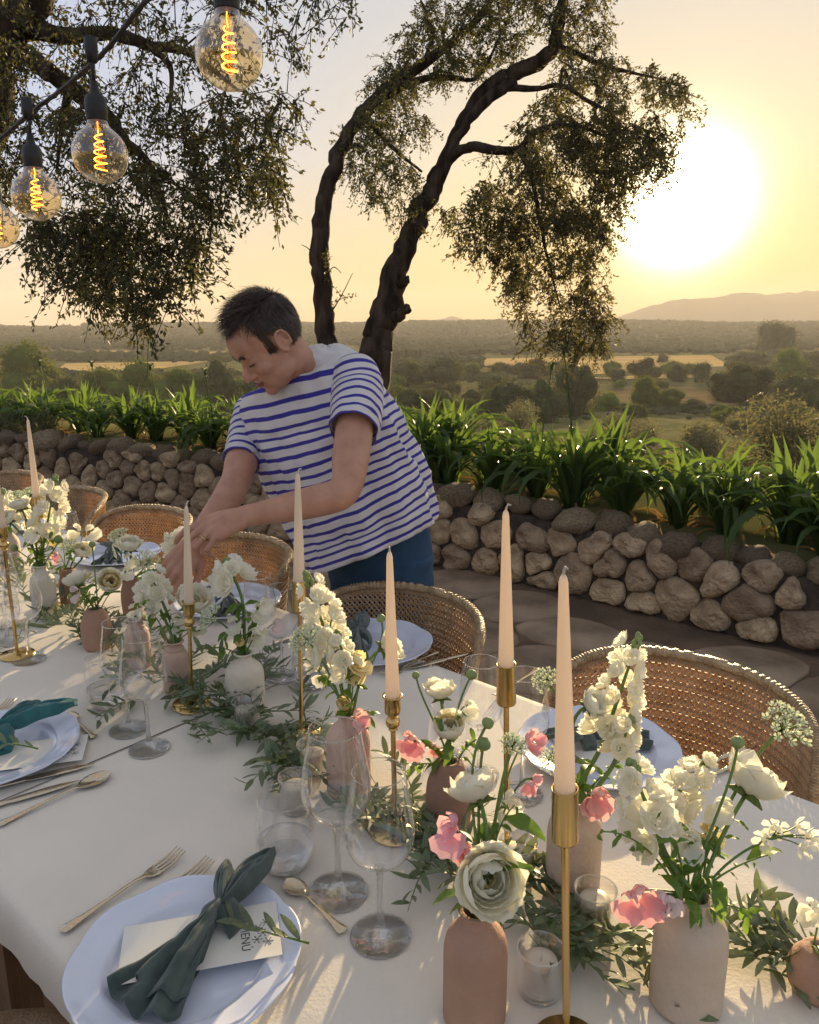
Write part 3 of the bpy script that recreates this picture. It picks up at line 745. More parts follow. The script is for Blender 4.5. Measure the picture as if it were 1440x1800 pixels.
# ------------------------------------------------------------------ the evening haze over the valley
def make_haze():
    m = MB(); m.box((0, 1620, 56), (6900, 3380, 138)); me = m.mesh('haze', [], smooth=False)
    mt = bpy.data.materials.new('haze'); mt.use_nodes = True; nt = mt.node_tree; nt.nodes.remove(nt.nodes['Principled BSDF'])
    pv = nt.nodes.new('ShaderNodeVolumePrincipled'); pv.inputs['Color'].default_value = (1.0, .90, .78, 1); pv.inputs['Density'].default_value = .00040; pv.inputs['Anisotropy'].default_value = .08
    nt.links.new(pv.outputs[0], nt.nodes['Material Output'].inputs['Volume']); me.materials.append(mt)
    tag(link('haze', me), 'pale evening haze filling the air over the valley', 'haze', kind='stuff')
make_haze()
# ================================================================== THE TABLE
M['linen'] = mat('white_linen', (.84, .76, .645), (.73, .66, .56), .9, 2.6, .10, 240, detail=8, sheen=.15)
M['wood'] = mat('table_wood', (.22, .13, .07), (.13, .075, .04), .6, 5, .3, 40, stretch=(1, 6, 1))
M['rattan'] = mat('rattan', (.66, .51, .33), (.48, .34, .20), .5, 22, .5, 160, trans=.35, tcol=(.82, .56, .28))
M['rim'] = mat('rattan_rim', (.58, .42, .24), (.36, .24, .13), .45, 60, 1.0, 150)
M['brass'] = mat('brass', (.72, .50, .20), (.60, .40, .15), .24, 6, .05, 80, metal=1)
M['gilt'] = mat('champagne_steel', (.70, .60, .44), (.60, .50, .35), .16, 6, .03, 60, metal=1)
M['wax'] = mat('cream_wax', (.88, .78, .64), (.84, .73, .59), .42, 4, trans=.35, tcol=(1.0, .84, .62), sss=.0)
M['wick'] = mat('wick', (.75, .70, .6), None, .9, 30)
M['votive_wax'] = mat('votive_wax', (.84, .76, .62), (.78, .70, .56), .45, 5, trans=.25)
M['plate'] = mat('pale_glazed_plate', (.70, .73, .84), (.66, .69, .80), .12, 4, .04, 30, coat=.6)
M['napkin'] = mat('grey_green_linen', (.085, .115, .098), (.05, .072, .062), .95, 40, .35, 1500, sheen=.3)
M['napkin_flare_teal'] = mat('flare_tinted_linen', (.035, .17, .17), (.02, .11, .115), .95, 40, .35, 1500, sheen=.3)  # teal saturation is a lens-flare tint put into the linen's colour
M['card'] = mat('cream_card', (.82, .78, .70), (.78, .74, .66), .8, 20)
M['ink'] = mat('grey_ink', (.10, .10, .12), None, .8)
CLAY = {'beige': mat('beige_clay', (.56, .44, .33), (.50, .385, .285), .75, 14, .25, 120), 'cream': mat('cream_clay', (.66, .60, .49), (.60, .54, .43), .75, 14, .25, 120),
        'terracotta': mat('terracotta_clay', (.42, .25, .165), (.36, .205, .135), .8, 14, .25, 120), 'brown': mat('brown_clay', (.33, .19, .135), (.28, .16, .11), .8, 14, .25, 120),
        'pink': mat('pinkish_clay', (.58, .395, .30), (.52, .35, .26), .75, 14, .25, 120)}
def glass_mat(name, tint=(1, 1, 1), edge=.6, add=.03, gloss=(1, 1, 1)):
    mt = bpy.data.materials.new(name); mt.use_nodes = True; nt = mt.node_tree; N = nt.nodes; L = nt.links; N.remove(N['Principled BSDF'])
    tr = N.new('ShaderNodeBsdfTransparent'); tr.inputs[0].default_value = (*tint, 1)
    gl = N.new('ShaderNodeBsdfGlossy'); gl.inputs['Roughness'].default_value = .0; gl.inputs[0].default_value = (*gloss, 1)
    lw = N.new('ShaderNodeLayerWeight'); lw.inputs[0].default_value = .5
    def m(op, a, b):
        x = N.new('ShaderNodeMath'); x.operation = op; x.use_clamp = True
        L.new(a, x.inputs[0]); x.inputs[1].default_value = b; return x.outputs[0]
    f = m('ADD', m('MULTIPLY', m('POWER', lw.outputs['Facing'], 2.4), edge), add)
    mx = N.new('ShaderNodeMixShader'); L.new(f, mx.inputs[0]); L.new(tr.outputs[0], mx.inputs[1]); L.new(gl.outputs[0], mx.inputs[2])
    L.new(mx.outputs[0], N['Material Output'].inputs[0]); return mt
M['glass'] = glass_mat('thin_glass', (.98, .98, .98), .80, .06)
def solid_glass(name, ior, k):
    mt = bpy.data.materials.new(name); mt.use_nodes = True; nt = mt.node_tree; N = nt.nodes; N.remove(N['Principled BSDF'])
    a = N.new('ShaderNodeBsdfTransparent'); b = N.new('ShaderNodeBsdfGlass'); b.inputs['IOR'].default_value = ior; b.inputs['Roughness'].default_value = 0
    mx = N.new('ShaderNodeMixShader'); mx.inputs[0].default_value = k; nt.links.new(a.outputs[0], mx.inputs[1]); nt.links.new(b.outputs[0], mx.inputs[2]); nt.links.new(mx.outputs[0], N['Material Output'].inputs[0]); return mt
M['foot_glass'] = solid_glass('thick_glass', 1.46, .5)
M['cup_glass'] = glass_mat('cup_glass', (.95, .95, .95), .9, .09)
M['water'] = solid_glass('water', 1.3, .55)

# ------------------------------------------------------------------ tables and cloths
TN0, TF0 = .345, 1.365
def make_table(s0, s1, label_t, label_c):
    c = ts((s0+s1)/2, (TN0+TF0)/2, 0); rz = math.atan2(TD.y, TD.x); root = thing('banquet_table', label_t, 'table', c, rz, 'tables joined end to end')
    Lh, Wh = (s1-s0)/2, (TF0-TN0)/2
    m = MB(); m.box((0, 0, .733), (2*Lh-.02, 2*Wh-.02, .025)); m.build('tabletop', M['wood'], root, smooth=False)
    for sx in (-1, 1):
        for sy in (-1, 1):
            m = MB(); m.box((sx*(Lh-.12), sy*(Wh-.12), .36), (.07, .07, .719)); m.build('leg', M['wood'], root, smooth=False)
    cl = thing('tablecloth', label_c, 'tablecloth', c, rz, 'white tablecloths'); m = MB(); nx, ny = int((s1-s0)/.022), 60; rows = []
    prof = [(-Wh-.012, -.075), (-Wh-.013, -.05), (-Wh-.010, -.022), (-Wh-.004, -.006)]+[(-Wh+.004+(2*Wh-.008)*k/ny, 0) for k in range(ny+1)]+[(Wh+.004, -.006), (Wh+.010, -.022), (Wh+.013, -.05), (Wh+.012, -.075)]
    for i in range(nx+1):
        x = -Lh+.0015+(2*Lh-.003)*i/nx; row = []
        for j, (y, z) in enumerate(prof):
            w = noise.noise(Vector((x*3+s0*7, y*3, 0)))*.0022+noise.noise(Vector((x*9, y*2.2, 4)))*.0012
            if z < -.01: y += math.copysign(.010*noise.noise(Vector((x*11, 0, math.copysign(3, y))))*(-z/.05), y); w *= 2
            row.append((x, y, .7485+z+w*.6))
        rows.append(row)
    m.grid([list(reversed(r)) for r in rows]); m.build('cloth', M['linen'], cl)
    for e, lab in ((-1, 'near'), (1, 'far')):                       # the folded ends where two cloths meet
        m = MB(); x = e*(Lh-.0015); m.grid([[(x, y, .747), (x, y, .70)] for y in np.linspace(-Wh, Wh, 20)]); m.build('folded_edge', M['linen'], cl)
    return root
make_table(-1.2, 1.328, 'long wooden table under the nearest white cloth', 'white linen tablecloth on the nearest table, carrying the front plate and forks')
make_table(1.332, 3.6, 'long wooden table joined behind the nearest one, beside the man', 'white linen tablecloth beyond the seam, carrying the left plate with the teal napkin')
make_table(3.604, 4.7, 'farthest table of the row, behind the left flowers', 'white linen tablecloth on the farthest table at the left edge')

# ------------------------------------------------------------------ rattan chairs
def chair_meshes():
    Rb, TH = .275, R(76)
    def S(a, h): return Vector((Rb*math.sin(a*TH)*(1+.05*h), -.02+Rb*math.cos(a*TH)*1.0+.05*h, .46+h*.37))
    def edge(t):                                     # rounded outline in (a, h)
        c, s_ = math.cos(t), math.sin(t); p = 2/3.6
        return math.copysign(abs(c)**p, c), .5+.5*math.copysign(abs(s_)**p, s_)
    rim = [S(*edge(2*math.pi*i/72)) for i in range(72)]
    m = MB(); 
    for i in range(0): pass
    m.tube(rim, .0102, 8, closed=True); rim_m = m.mesh('rim', M['rim'])
    # wrapped binding on the rim, a bead of cane per turn
    wr = MB(); fine = []
    N_ = 210
    for i in range(N_):
        a0 = S(*edge(2*math.pi*i/N_)); a1 = S(*edge(2*math.pi*(i+.55)/N_)); wr.tube([a0, a1], .0122, 7)
    wrap_m = wr.mesh('binding', M['rim'])
    w = MB()
    def inside(a, h): return abs(a)**3.6+abs(2*h-1)**3.6 < .985
    arc = Rb*TH
    def strand(a0, h0, a1, h1, off, rad):
        seg = []; n = 40
        for i in range(n+1):
            t = i/n; a, h = a0+(a1-a0)*t, h0+(h1-h0)*t
            if inside(a, h):
                p = S(a, h); nrm = Vector((math.sin(a*TH), math.cos(a*TH), 0)); seg.append(p+nrm*off)
            elif len(seg) > 1: w.tube(seg, rad, 3, caps=False); seg = []
            else: seg = []
        if len(seg) > 1: w.tube(seg, rad, 3, caps=False)
    st = .0138/arc; hh = .37; k = -3.0
    while k < 3.0:
        dx = hh/arc*.9
        strand(k-dx/2, 0, k+dx/2, 1, .0012, .0029); strand(k+dx/2, 0, k-dx/2, 1, -.0012, .0029); k += st
    h = 0
    while h < 1: strand(-1, h, 1, h, .003, .0024); strand(-1, h+.012, 1, h+.012, -.003, .0022); h += .0155*1.15/hh*1.0
    # solid band of close weaving under the rim
    for q in np.linspace(.90, .985, 7):
        pts = []
        for i in range(90):
            a, hq = edge(2*math.pi*i/90); pts.append(S(a*q, .5+(hq-.5)*q))
        w.tube(pts, .0026, 4, closed=True)
    weave = w.mesh('woven_back', M['rattan'], smooth=False)
    se = MB(); se.lathe([(0, .455), (.2, .457), (.235, .45), (.245, .435), (.235, .42), (0, .415)], 28); seat = se.mesh('seat', M['rattan'])
    leg = MB(); leg.tube([(0, 0, .44), (.012, .012, .2), (.03, .03, 0)], [.015, .014, .011], 8); legm = leg.mesh('leg', M['rim'])
    return rim_m, wrap_m, weave, seat, legm
CH = chair_meshes()
def chair(s, t, rz, label, near=False):
    p = ts(s, t, 0); root = thing('rattan_chair', label, 'chair', p, rz, 'rattan chairs along the table')
    link('rim', CH[0], root); tag(link('binding', CH[1], root), kind='stuff'); tag(link('woven_back', CH[2], root), kind='stuff'); link('seat', CH[3], root)
    for i, (x, y) in enumerate(((-.17, -.15), (.17, -.15), (.17, .15), (-.17, .15))):
        o = link('leg', CH[4], root, (x, y, 0)); o.rotation_euler = (0, 0, math.atan2(y, x)-math.pi/4)
    return root
CZ = math.atan2(TN.y, TN.x)-math.pi/2                 # back of the chair points away from the table
for s, t, dr, l in ((.565, 1.335, .03, 'rattan chair nearest the camera, backlit, behind the right-hand flowers'), (1.31, 1.29, .06, 'rattan chair in front of the man\'s jeans'),
                 (2.10, 1.33, -.05, 'rattan chair below the man\'s forearm, behind the wine glasses'), (2.72, 1.36, .04, 'rattan chair partly hidden by the man\'s hands'),
                 (3.33, 1.34, .05, 'rattan chair with fully visible back in front of the left stone wall'), (3.93, 1.33, 0, 'farthest rattan chair, behind the tall left candle')):
    chair(s, t, CZ+dr, l)
chair(1.02, .22, CZ+math.pi, 'rattan chair pushed under the near side of the table at the lower left corner')

# ------------------------------------------------------------------ candlesticks and candles
def candlestick(cup, h, base, kind, L, la, lb, w=.0225):
    T = on_z(cup[0], cup[1], TABLE_Z+h); B = on_z(base[0], base[1], TABLE_Z) if base else Vector((T.x, T.y, TABLE_Z))
    B.z = TABLE_Z; ax = (T-B); H = ax.length; q = ax.to_track_quat('Z', 'Y')
    root = thing('candlestick', la, 'candlestick', B, 0, 'brass candlesticks'); root.rotation_mode = 'QUATERNION'; root.rotation_quaternion = q
    m = MB(); m.lathe([(0, 0), (.040, 0), (.041, .002), (.040, .005), (.012, .007), (.006, .012), (0, .012)], 36); m.build('base', M['brass'], root)
    m = MB(); cl = .062 if kind == 'tube' else .034; m.lathe([(.0042, .008), (.0042, H-cl-(.0 if kind == 'tube' else .022))], 14); m.build('stem', M['brass'], root)
    m = MB(); z = H-cl; r = w*.5+.0018
    if kind == 'tube': m.lathe([(.0, z), (r+.0006, z), (r+.001, z+.002), (r+.0006, H-.001), (r+.0014, H), (r, H), (r-.0012, H-.004), (r-.0015, z+.01), (0, z+.01)], 28)
    else: m.lathe([(.004, z-.002), (r*.55, z), (r*.95, z+.006), (r, z+.012), (r-.0004, H-.004), (r+.003, H-.001), (r+.0028, H+.001), (r-.001, H), (r-.0014, z+.01), (0, z+.01)], 28)
    m.build('cup', M['brass'], root)
    if kind != 'tube':
        m = MB(); m.ball((0, 0, H-cl-.011), .0115, 18, 12); m.lathe([(.0045, H-cl-.026), (.0075, H-cl-.0235), (.0045, H-cl-.021)], 14); m.build('ball_knop', M['brass'], root)
    c = thing('taper_candle', lb, 'candle', B+q @ Vector((0, 0, H-.02)), 0, 'tall cream taper candles'); c.rotation_mode = 'QUATERNION'; c.rotation_quaternion = q
    m = MB(); r0 = w*.5; rt = r0*.42; prof = [(0, 0), (r0*.98, 0)]
    for k in range(12): t = k/11; prof.append((r0+(rt-r0)*t**1.15, .01+(L-.02)*t))
    prof += [(rt*1.02, L-.008), (rt*.75, L-.002), (rt*.3, L+.002), (0, L+.003)]; m.lathe([(r, z+.001) for r, z in prof], 20)
    m.tube([(r0*1.0, 0, .02), (r0*1.05, 0, .021)], .001, 3) if False else None
    m.build('wax', M['wax'], c); m = MB(); m.tube([(0, 0, L-.001), (.001, 0, L+.006), (.004, 0, L+.011), (.008, .001, L+.010)], [.0016, .0014, .0012, .001], 6); m.build('wick', M['wick'], c)
candlestick((993, 1385), .335, (996, 1843), 'tube', .25, 'brass candlestick with a long tube cup, largest and nearest the camera', 'cream taper candle, largest and nearest, leaning slightly left')
candlestick((890, 1167), .33, (891, 1512), 'tube', .245, 'brass candlestick with a tube cup between the two far wine glasses', 'tallest-standing cream taper candle between the two far wine glasses')
candlestick((690, 1223), .24, (695, 1462), 'ball', .25, 'brass candlestick with a ball knop, standing behind the front wine glasses', 'cream taper candle in front of the middle rattan chair')
candlestick((526, 1020), .33, (530, 1290), 'tube', .225, 'thin brass candlestick with round base in the greenery by the middle vase', 'peach-lit taper candle standing before the man\'s striped shirt')
candlestick((332, 1058), .24, (337, 1240), 'ball', .225, 'brass candlestick with a ball knop beside the cream bottle vase', 'grey-white taper candle in front of the man\'s hands', .021)
candlestick((64, 873), .33, None, 'tube', .235, 'thin brass candlestick behind the left stock flowers', 'taper candle rising before the left end of the stone wall', .02)
candlestick((3, 926), .33, None, 'ball', .235, 'brass candlestick with a ball knop cut by the left edge', 'taper candle cut by the left edge of the photo', .021)

# ------------------------------------------------------------------ glassware
def glass_set():
    m = MB(); H = .232
    bowl = [(.0045, .100), (.010, .103), (.022, .109), (.033, .119), (.040, .131), (.0435, .145), (.0435, .160), (.041, .178), (.0375, .198), (.0345, .216), (.0325, H)]
    m.lathe(spline(bowl, 4), 40); bowl_m = m.mesh('bowl', M['glass'])
    m = MB(); m.lathe([(0, .0), (.037, .0), (.0385, .0012), (.037, .0024), (.022, .0042), (.010, .009), (.0055, .018), (.0042, .035), (.0038, .06), (.0042, .088), (.0055, .098), (.0075, .1015), (0, .102)], 32); m.tube([(math.cos(a)*.0378, math.sin(a)*.0378, .0014) for a in np.linspace(0, 2*math.pi, 40, endpoint=False)], .0010, 6, closed=True); foot = m.mesh('stem', M['foot_glass'])
    m = MB(); m.tube([(math.cos(a)*.0325, math.sin(a)*.0325, H) for a in np.linspace(0, 2*math.pi, 40, endpoint=False)], .0008, 6, closed=True); rim = m.mesh('rim', M['foot_glass'])
    m = MB(); tum = [(0, .003), (.024, .003), (.031, .006), (.038, .018), (.0425, .036), (.0435, .052), (.0415, .074), (.0385, .096), (.0365, .112)]
    m.lathe(spline(tum, 4), 40); tb_m = m.mesh('bowl', M['glass'])
    m = MB(); m.tube([(math.cos(a)*.0365, math.sin(a)*.0365, .112) for a in np.linspace(0, 2*math.pi, 40, endpoint=False)], .0009, 6, closed=True); tr = m.mesh('rim', M['foot_glass'])
    m = MB(); m.lathe([(0, 0), (.026, 0), (.030, .003), (.030, .006), (.022, .009), (0, .0095)], 32); tbse = m.mesh('thick_base', M['foot_glass'])
    m = MB(); m.lathe([(0, .010), (.024, .0095), (.0335, .0125), (.0372, .0185), (.0412, .036), (.0418, .042), (.0412, .0425), (0, .0422)], 40); wt = m.mesh('water', M['water'])
    return bowl_m, foot, rim, tb_m, tr, tbse, wt
GL = glass_set()
def wine_glass(u, v, label, k=1.0):
    root = thing('wine_glass', label, 'wine glass', tb(u, v), 0, 'empty stemmed wine glasses'); root.scale = (k, k, k)
    link('bowl', GL[0], root); link('stem', GL[1], root); link('rim', GL[2], root)
def tumbler(u, v, label, k=1.0, water=True):
    root = thing('water_glass', label, 'tumbler', tb(u, v), 0, 'stemless water glasses'); root.scale = (k, k, k)
    link('bowl', GL[3], root); link('rim', GL[4], root); link('thick_base', GL[5], root)
    if water: link('water', GL[6], root)
wine_glass(595, 1568, 'wine glass nearest the stemless tumbler, right of the small front spoon', 1.12)
wine_glass(669, 1645, 'wine glass nearest the camera, in front of the ball-knop candlestick', 1.06)
wine_glass(227, 1283, 'left wine glass of the pair beyond the cloth seam, behind the teal napkin')
wine_glass(263, 1316, 'right wine glass of the pair beside the cloth seam')
wine_glass(52, 1160, 'wine glass in front of the beige vase at the left')
wine_glass(14, 1128, 'wine glass cut by the left edge behind the one at the beige vase')
wine_glass(842, 1362, 'far wine glass seen left of the tube-cup candle', .96)
wine_glass(917, 1396, 'far wine glass seen right of the tube-cup candle', .98)
wine_glass(460, 1163, 'far wine glass at the rattan chair, left of its pair', .95)
wine_glass(497, 1190, 'far wine glass behind the thin brass candlestick, right of its pair', .95)
wine_glass(128, 1018, 'small far wine glass among the left flowers', .95)
tumbler(503, 1520, 'stemless glass with a little water in front of the votives', 1.04)
tumbler(189, 1240, 'stemless water glass beside the left pair of wine glasses')
tumbler(8, 1100, 'stemless water glass cut by the left edge')
tumbler(548, 1205, 'stemless water glass behind the thin brass candlestick')
tumbler(790, 1330, 'stemless glass hidden behind the middle ranunculus', .95, False)

# ------------------------------------------------------------------ votives
def votive(u, v, label):
    root = thing('votive_candle', label, 'votive', tb(u, v, .055), 0, 'glass votive candles')
    m = MB(); m.lathe([(0, .001), (.023, .001), (.0255, .004), (.0285, .060), (.0292, .0618), (.0285, .0625), (.0272, .060), (.0243, .009), (0, .008)], 32); m.tube([(math.cos(a)*.0284, math.sin(a)*.0284, .0622) for a in np.linspace(0, 2*math.pi, 32, endpoint=False)], .0011, 6, closed=True); m.build('glass_cup', M['cup_glass'], root)
    m = MB(); m.lathe([(0, .0095), (.0190, .0095), (.0212, .044), (.0203, .0462), (.012, .0452), (0, .0448)], 28); m.build('wax', M['votive_wax'], root)
    m = MB(); m.tube([(0, 0, .044), (.0005, 0, .05), (.002, 0, .053)], .0008, 5); m.build('wick', M['wick'], root)
for u, v, l in ((519, 1371, 'votive candle in clear glass just behind the stemless tumbler'), (549, 1314, 'votive candle behind the first, beside the pinkish bottle vase'), (1047, 1570, 'votive candle between the large brass candlestick and the big beige vase'),
                (951, 1676, 'votive candle nearest the camera, right of the terracotta vase'), (432, 1237, 'votive candle half buried in greenery below the cream vase'), (912, 1488, 'votive candle behind the big open ranunculus')): votive(u, v, l)

# ------------------------------------------------------------------ plates, napkins, menu cards
def plate_mesh():
    m = MB(); n = 96; rows = []
    for r, z, k in ((0.0, .004, 0), (.06, .004, 0), (.092, .0045, 0), (.100, .007, 0), (.106, .0125, .2), (.112, .0145, .35), (.128, .0165, .7), (.145, .0205, .95), (.150, .023, 1), (.1525, .0225, 1), (.151, .020, 1), (.128, .0125, .7), (.104, .005, .2), (.085, .0005, 0), (0, .0005, 0)):
        row = []
        for i in range(n):
            a = 2*math.pi*i/n; sc_ = 1+k*.022*(abs(math.cos(a*4))**.6-.6); row.append((r*sc_*math.cos(a), r*sc_*math.sin(a), z+k*.0015*math.cos(a*8)))
        rows.append(row)
    m.grid(rows, True); return m.mesh('plate', M['plate'])
PL = plate_mesh()
def plate(u, v, rz, label):
    p = tb(u, v); o = link('dinner_plate', PL, None, p+Vector((0, 0, .0005)), (0, 0, rz)); o['label'] = label; o['category'] = 'plate'; o['group'] = 'scalloped plates at the settings'; return p
def cloth_lobe(m, path, widths, pleats, amp, thick=.012, sd=0):
    pts = spline([tuple(p) for p in path], 5); n = len(pts); ws = spline([(w,) for w in widths], 5); rows = []; K = 28
    for i, p in enumerate(pts):
        p = Vector(p); a = Vector(pts[max(0, i-1)]); b = Vector(pts[min(n-1, i+1)]); d = (b-a).normalized(); side = Vector((-d.y, d.x, 0)).normalized(); up = side.cross(d)*-1
        w = max(ws[i][0], .001); row = []
        for k in range(K):
            an = 2*math.pi*k/K; x = math.cos(an)*w; y = abs(math.sin(an))**.8*(1 if math.sin(an) > 0 else -.25)
            f = 1+amp*math.sin(x/w*pleats*3+i*.18+sd+1.5*noise.noise(Vector((x*30, i*.3, sd))))+.5*amp*noise.noise(Vector((x*40+sd, i*.4, 1)))
            row.append(p+side*x+Vector((0, 0, 1))*max(-.002, y*thick*f*(.4+.6*w/max(widths))))
        rows.append(row)
    m.grid(rows, True); m.add(rows[0], [tuple(range(K-1, -1, -1))]); m.add(rows[-1], [tuple(range(K))])
def fold_sheet(m, org, ang, span, r0, r1, z0, z1, pleats, amp, point=0.0, sd=0, lift=0.0):
    """a pleated fan of cloth leaving the knot; point > 0 gathers it to a tip"""
    rows = []; nr, na = 18, 44
    for i in range(nr+1):
        t = i/nr; r = r0+(r1-r0)*t; w = span*(1-point*t**1.4)*(.55+.45*min(1, t*2.5)); row = []
        for k in range(na+1):
            a = -1+2*k/na; rr = r*(1-.10*a*a*(1-point)+.05*noise.noise(Vector((a*2, sd, 3)))*t); th = ang+a*w
            pl = math.cos(a*math.pi*pleats+sd+1.2*noise.noise(Vector((a*2.5, t*2, sd)))); z = z0+(z1-z0)*t+lift*math.sin(t*math.pi)+amp*(.45+.8*t)*(1-point*t*.8)*pl+(1-a*a)*.012*(1-t)+.005*noise.noise(Vector((a*4+sd, t*5, 2)))-abs(a)**4*.006
            row.append((org[0]+rr*math.cos(th), org[1]+rr*math.sin(th), max(.001, z)))
        rows.append(row)
    m.grid(rows)
def napkin(c, rz, z0, label, mt, sc_=1.0):
    root = thing('linen_napkin', label, 'napkin', Vector((c.x, c.y, TABLE_Z+z0)), rz, 'knotted linen napkins'); root.scale = (sc_,)*3
    def fin(m, name):
        o = m.build(name, mt, root); q = o.modifiers.new('cloth_thickness', 'SOLIDIFY'); q.thickness = .0016; return o
    m = MB(); fold_sheet(m, (-.005, 0), math.pi, .44, .0, .160, .022, .010, 3.2, .0085, sd=1); fold_sheet(m, (0, 0), math.pi+.10, .34, .0, .140, .034, .020, 2.4, .007, sd=4, lift=.006); fin(m, 'lower_fold')
    m = MB(); fold_sheet(m, (.0, .0), .12, .48, .0, .135, .026, .036, 1.6, .007, .93, 2, .010); fold_sheet(m, (0, 0), .66, .42, .0, .105, .022, .030, 1.5, .006, .93, 7, .012); fin(m, 'upper_tail')
    m = MB(); rows = []
    for i in range(20):                              # the band of the knot, a twisted collar round the gathered cloth
        t = i/19; th = -1.75+3.5*t; row = []
        for k in range(16):
            a = 2*math.pi*k/16; q = 1+.16*math.cos(a*5+t*4)+.10*noise.noise(Vector((math.cos(a)*2, math.sin(a)*2, t*4)))
            row.append((-.004+math.cos(a)*.021*q*(1-.25*abs(2*t-1))+.010*math.sin(t*3), math.sin(th)*.032, .004+math.cos(th)*.026+math.sin(a)*.010*q))
        rows.append(row)
    m.grid(rows, True); m.build('knot', mt, root)
    return root
def text(body, size, parent, loc, rz, mt):
    c = bpy.data.curves.new('lettering', 'FONT'); c.body = body; c.size = size; c.extrude = .0001; c.align_x = 'CENTER'; c.materials.append(mt)
    t = bpy.data.objects.new('tmp_text', c); sc.collection.objects.link(t); me = bpy.data.meshes.new_from_object(t.evaluated_get(bpy.context.evaluated_depsgraph_get())); bpy.data.objects.remove(t)
    return link('lettering', me, parent, loc, (0, 0, rz))
def menu_card(c, rz, z0, label, tilt=0):
    root = thing('menu_card', label, 'menu card', Vector((c.x, c.y, TABLE_Z+z0)), rz, 'printed menu cards'); root.rotation_euler = (0, tilt, rz)
    m = MB(); m.box((0, 0, 0), (.20, .098, .0006)); m.build('card', M['card'], root, smooth=False)
    text('MENÚ', .0165, root, (.050, -.010, .0005), -math.pi/2, M['ink'])
    for k in range(6): text(('Ensalada', 'Pescado', 'Arroz', 'Postre', 'Café', 'Vino')[k], .006, root, (.028-k*.014, 0, .0005), -math.pi/2, M['ink']) if False else None
    m = MB()                                        # the little sprig sketches
    for k, (x, y) in enumerate(((.083, .012), (.078, -.006), (.084, -.022), (.07, -.016), (.072, .004))):
        for j in range(6):
            a = j*1.05+k; m.tube([(x, y, .0006), (x+math.cos(a)*.006, y+math.sin(a)*.006, .0006)], .00035, 3); m.ball((x+math.cos(a)*.006, y+math.sin(a)*.006, .0006), .0011, 5, 3, (1, 1, .3))
    m.build('sprig_drawing', M['ink'], root); return root
p = plate(330, 1700, .3, 'pale scalloped plate in the foreground under the grey-green napkin'); bpy.data.objects['dinner_plate'].scale = (.95, .95, 1)
menu_card(tb(492, 1652)-Vector((math.cos(R(14)), math.sin(R(14)), 0))*.1, R(14), .0205, 'cream menu card lettered MENÚ lying on the foreground plate')
napkin(p+Vector((.032, .052, 0)), R(60), .012, 'grey-green napkin knotted on the foreground plate', M['napkin'], .96)
p = plate(-8, 1328, 0, 'pale scalloped plate at the left edge under the teal napkin')
menu_card(p+Vector((.07, -.01, 0)), R(15), .0095, 'cream menu card on the plate at the left edge')
napkin(p+Vector((.0, .012, 0)), R(38), .012, 'teal napkin with lens-flare tint in its colour on the left plate', M['napkin_flare_teal'], 1.15)
p = plate(1050, 1326, .7, 'pale blue glazed plate in front of the nearest rattan chair')
menu_card(p+Vector((-.0, .0, 0)), R(120), .0095, 'cream menu card on the plate by the nearest rattan chair')
napkin(p+Vector((-.02, .02, 0)), R(190), .012, 'dark napkin on the plate by the nearest rattan chair', M['napkin'], .8)
p = plate(655, 1140, .2, 'pale plate in front of the rattan chair at the man\'s jeans')
napkin(p+Vector((-.035, .0, 0)), R(80), .012, 'grey-teal napkin standing on the plate by the man\'s jeans', M['napkin'], 1.0)
p = plate(402, 1066, .5, 'pale plate behind the cream bottle vase, below the man\'s forearm')
napkin(p+Vector((-.01, .0, 0)), R(110), .012, 'dark rolled napkin on the plate below the man\'s forearm', M['napkin'], .85)
p = plate(205, 982, .1, 'pale plate in front of the fully visible left rattan chair')
napkin(p+Vector((-.01, .0, 0)), R(100), .012, 'dark napkin on the plate before the left rattan chair', M['napkin'], .85)
p = plate(50, 925, .1, 'farthest pale plate behind the left stock flowers')

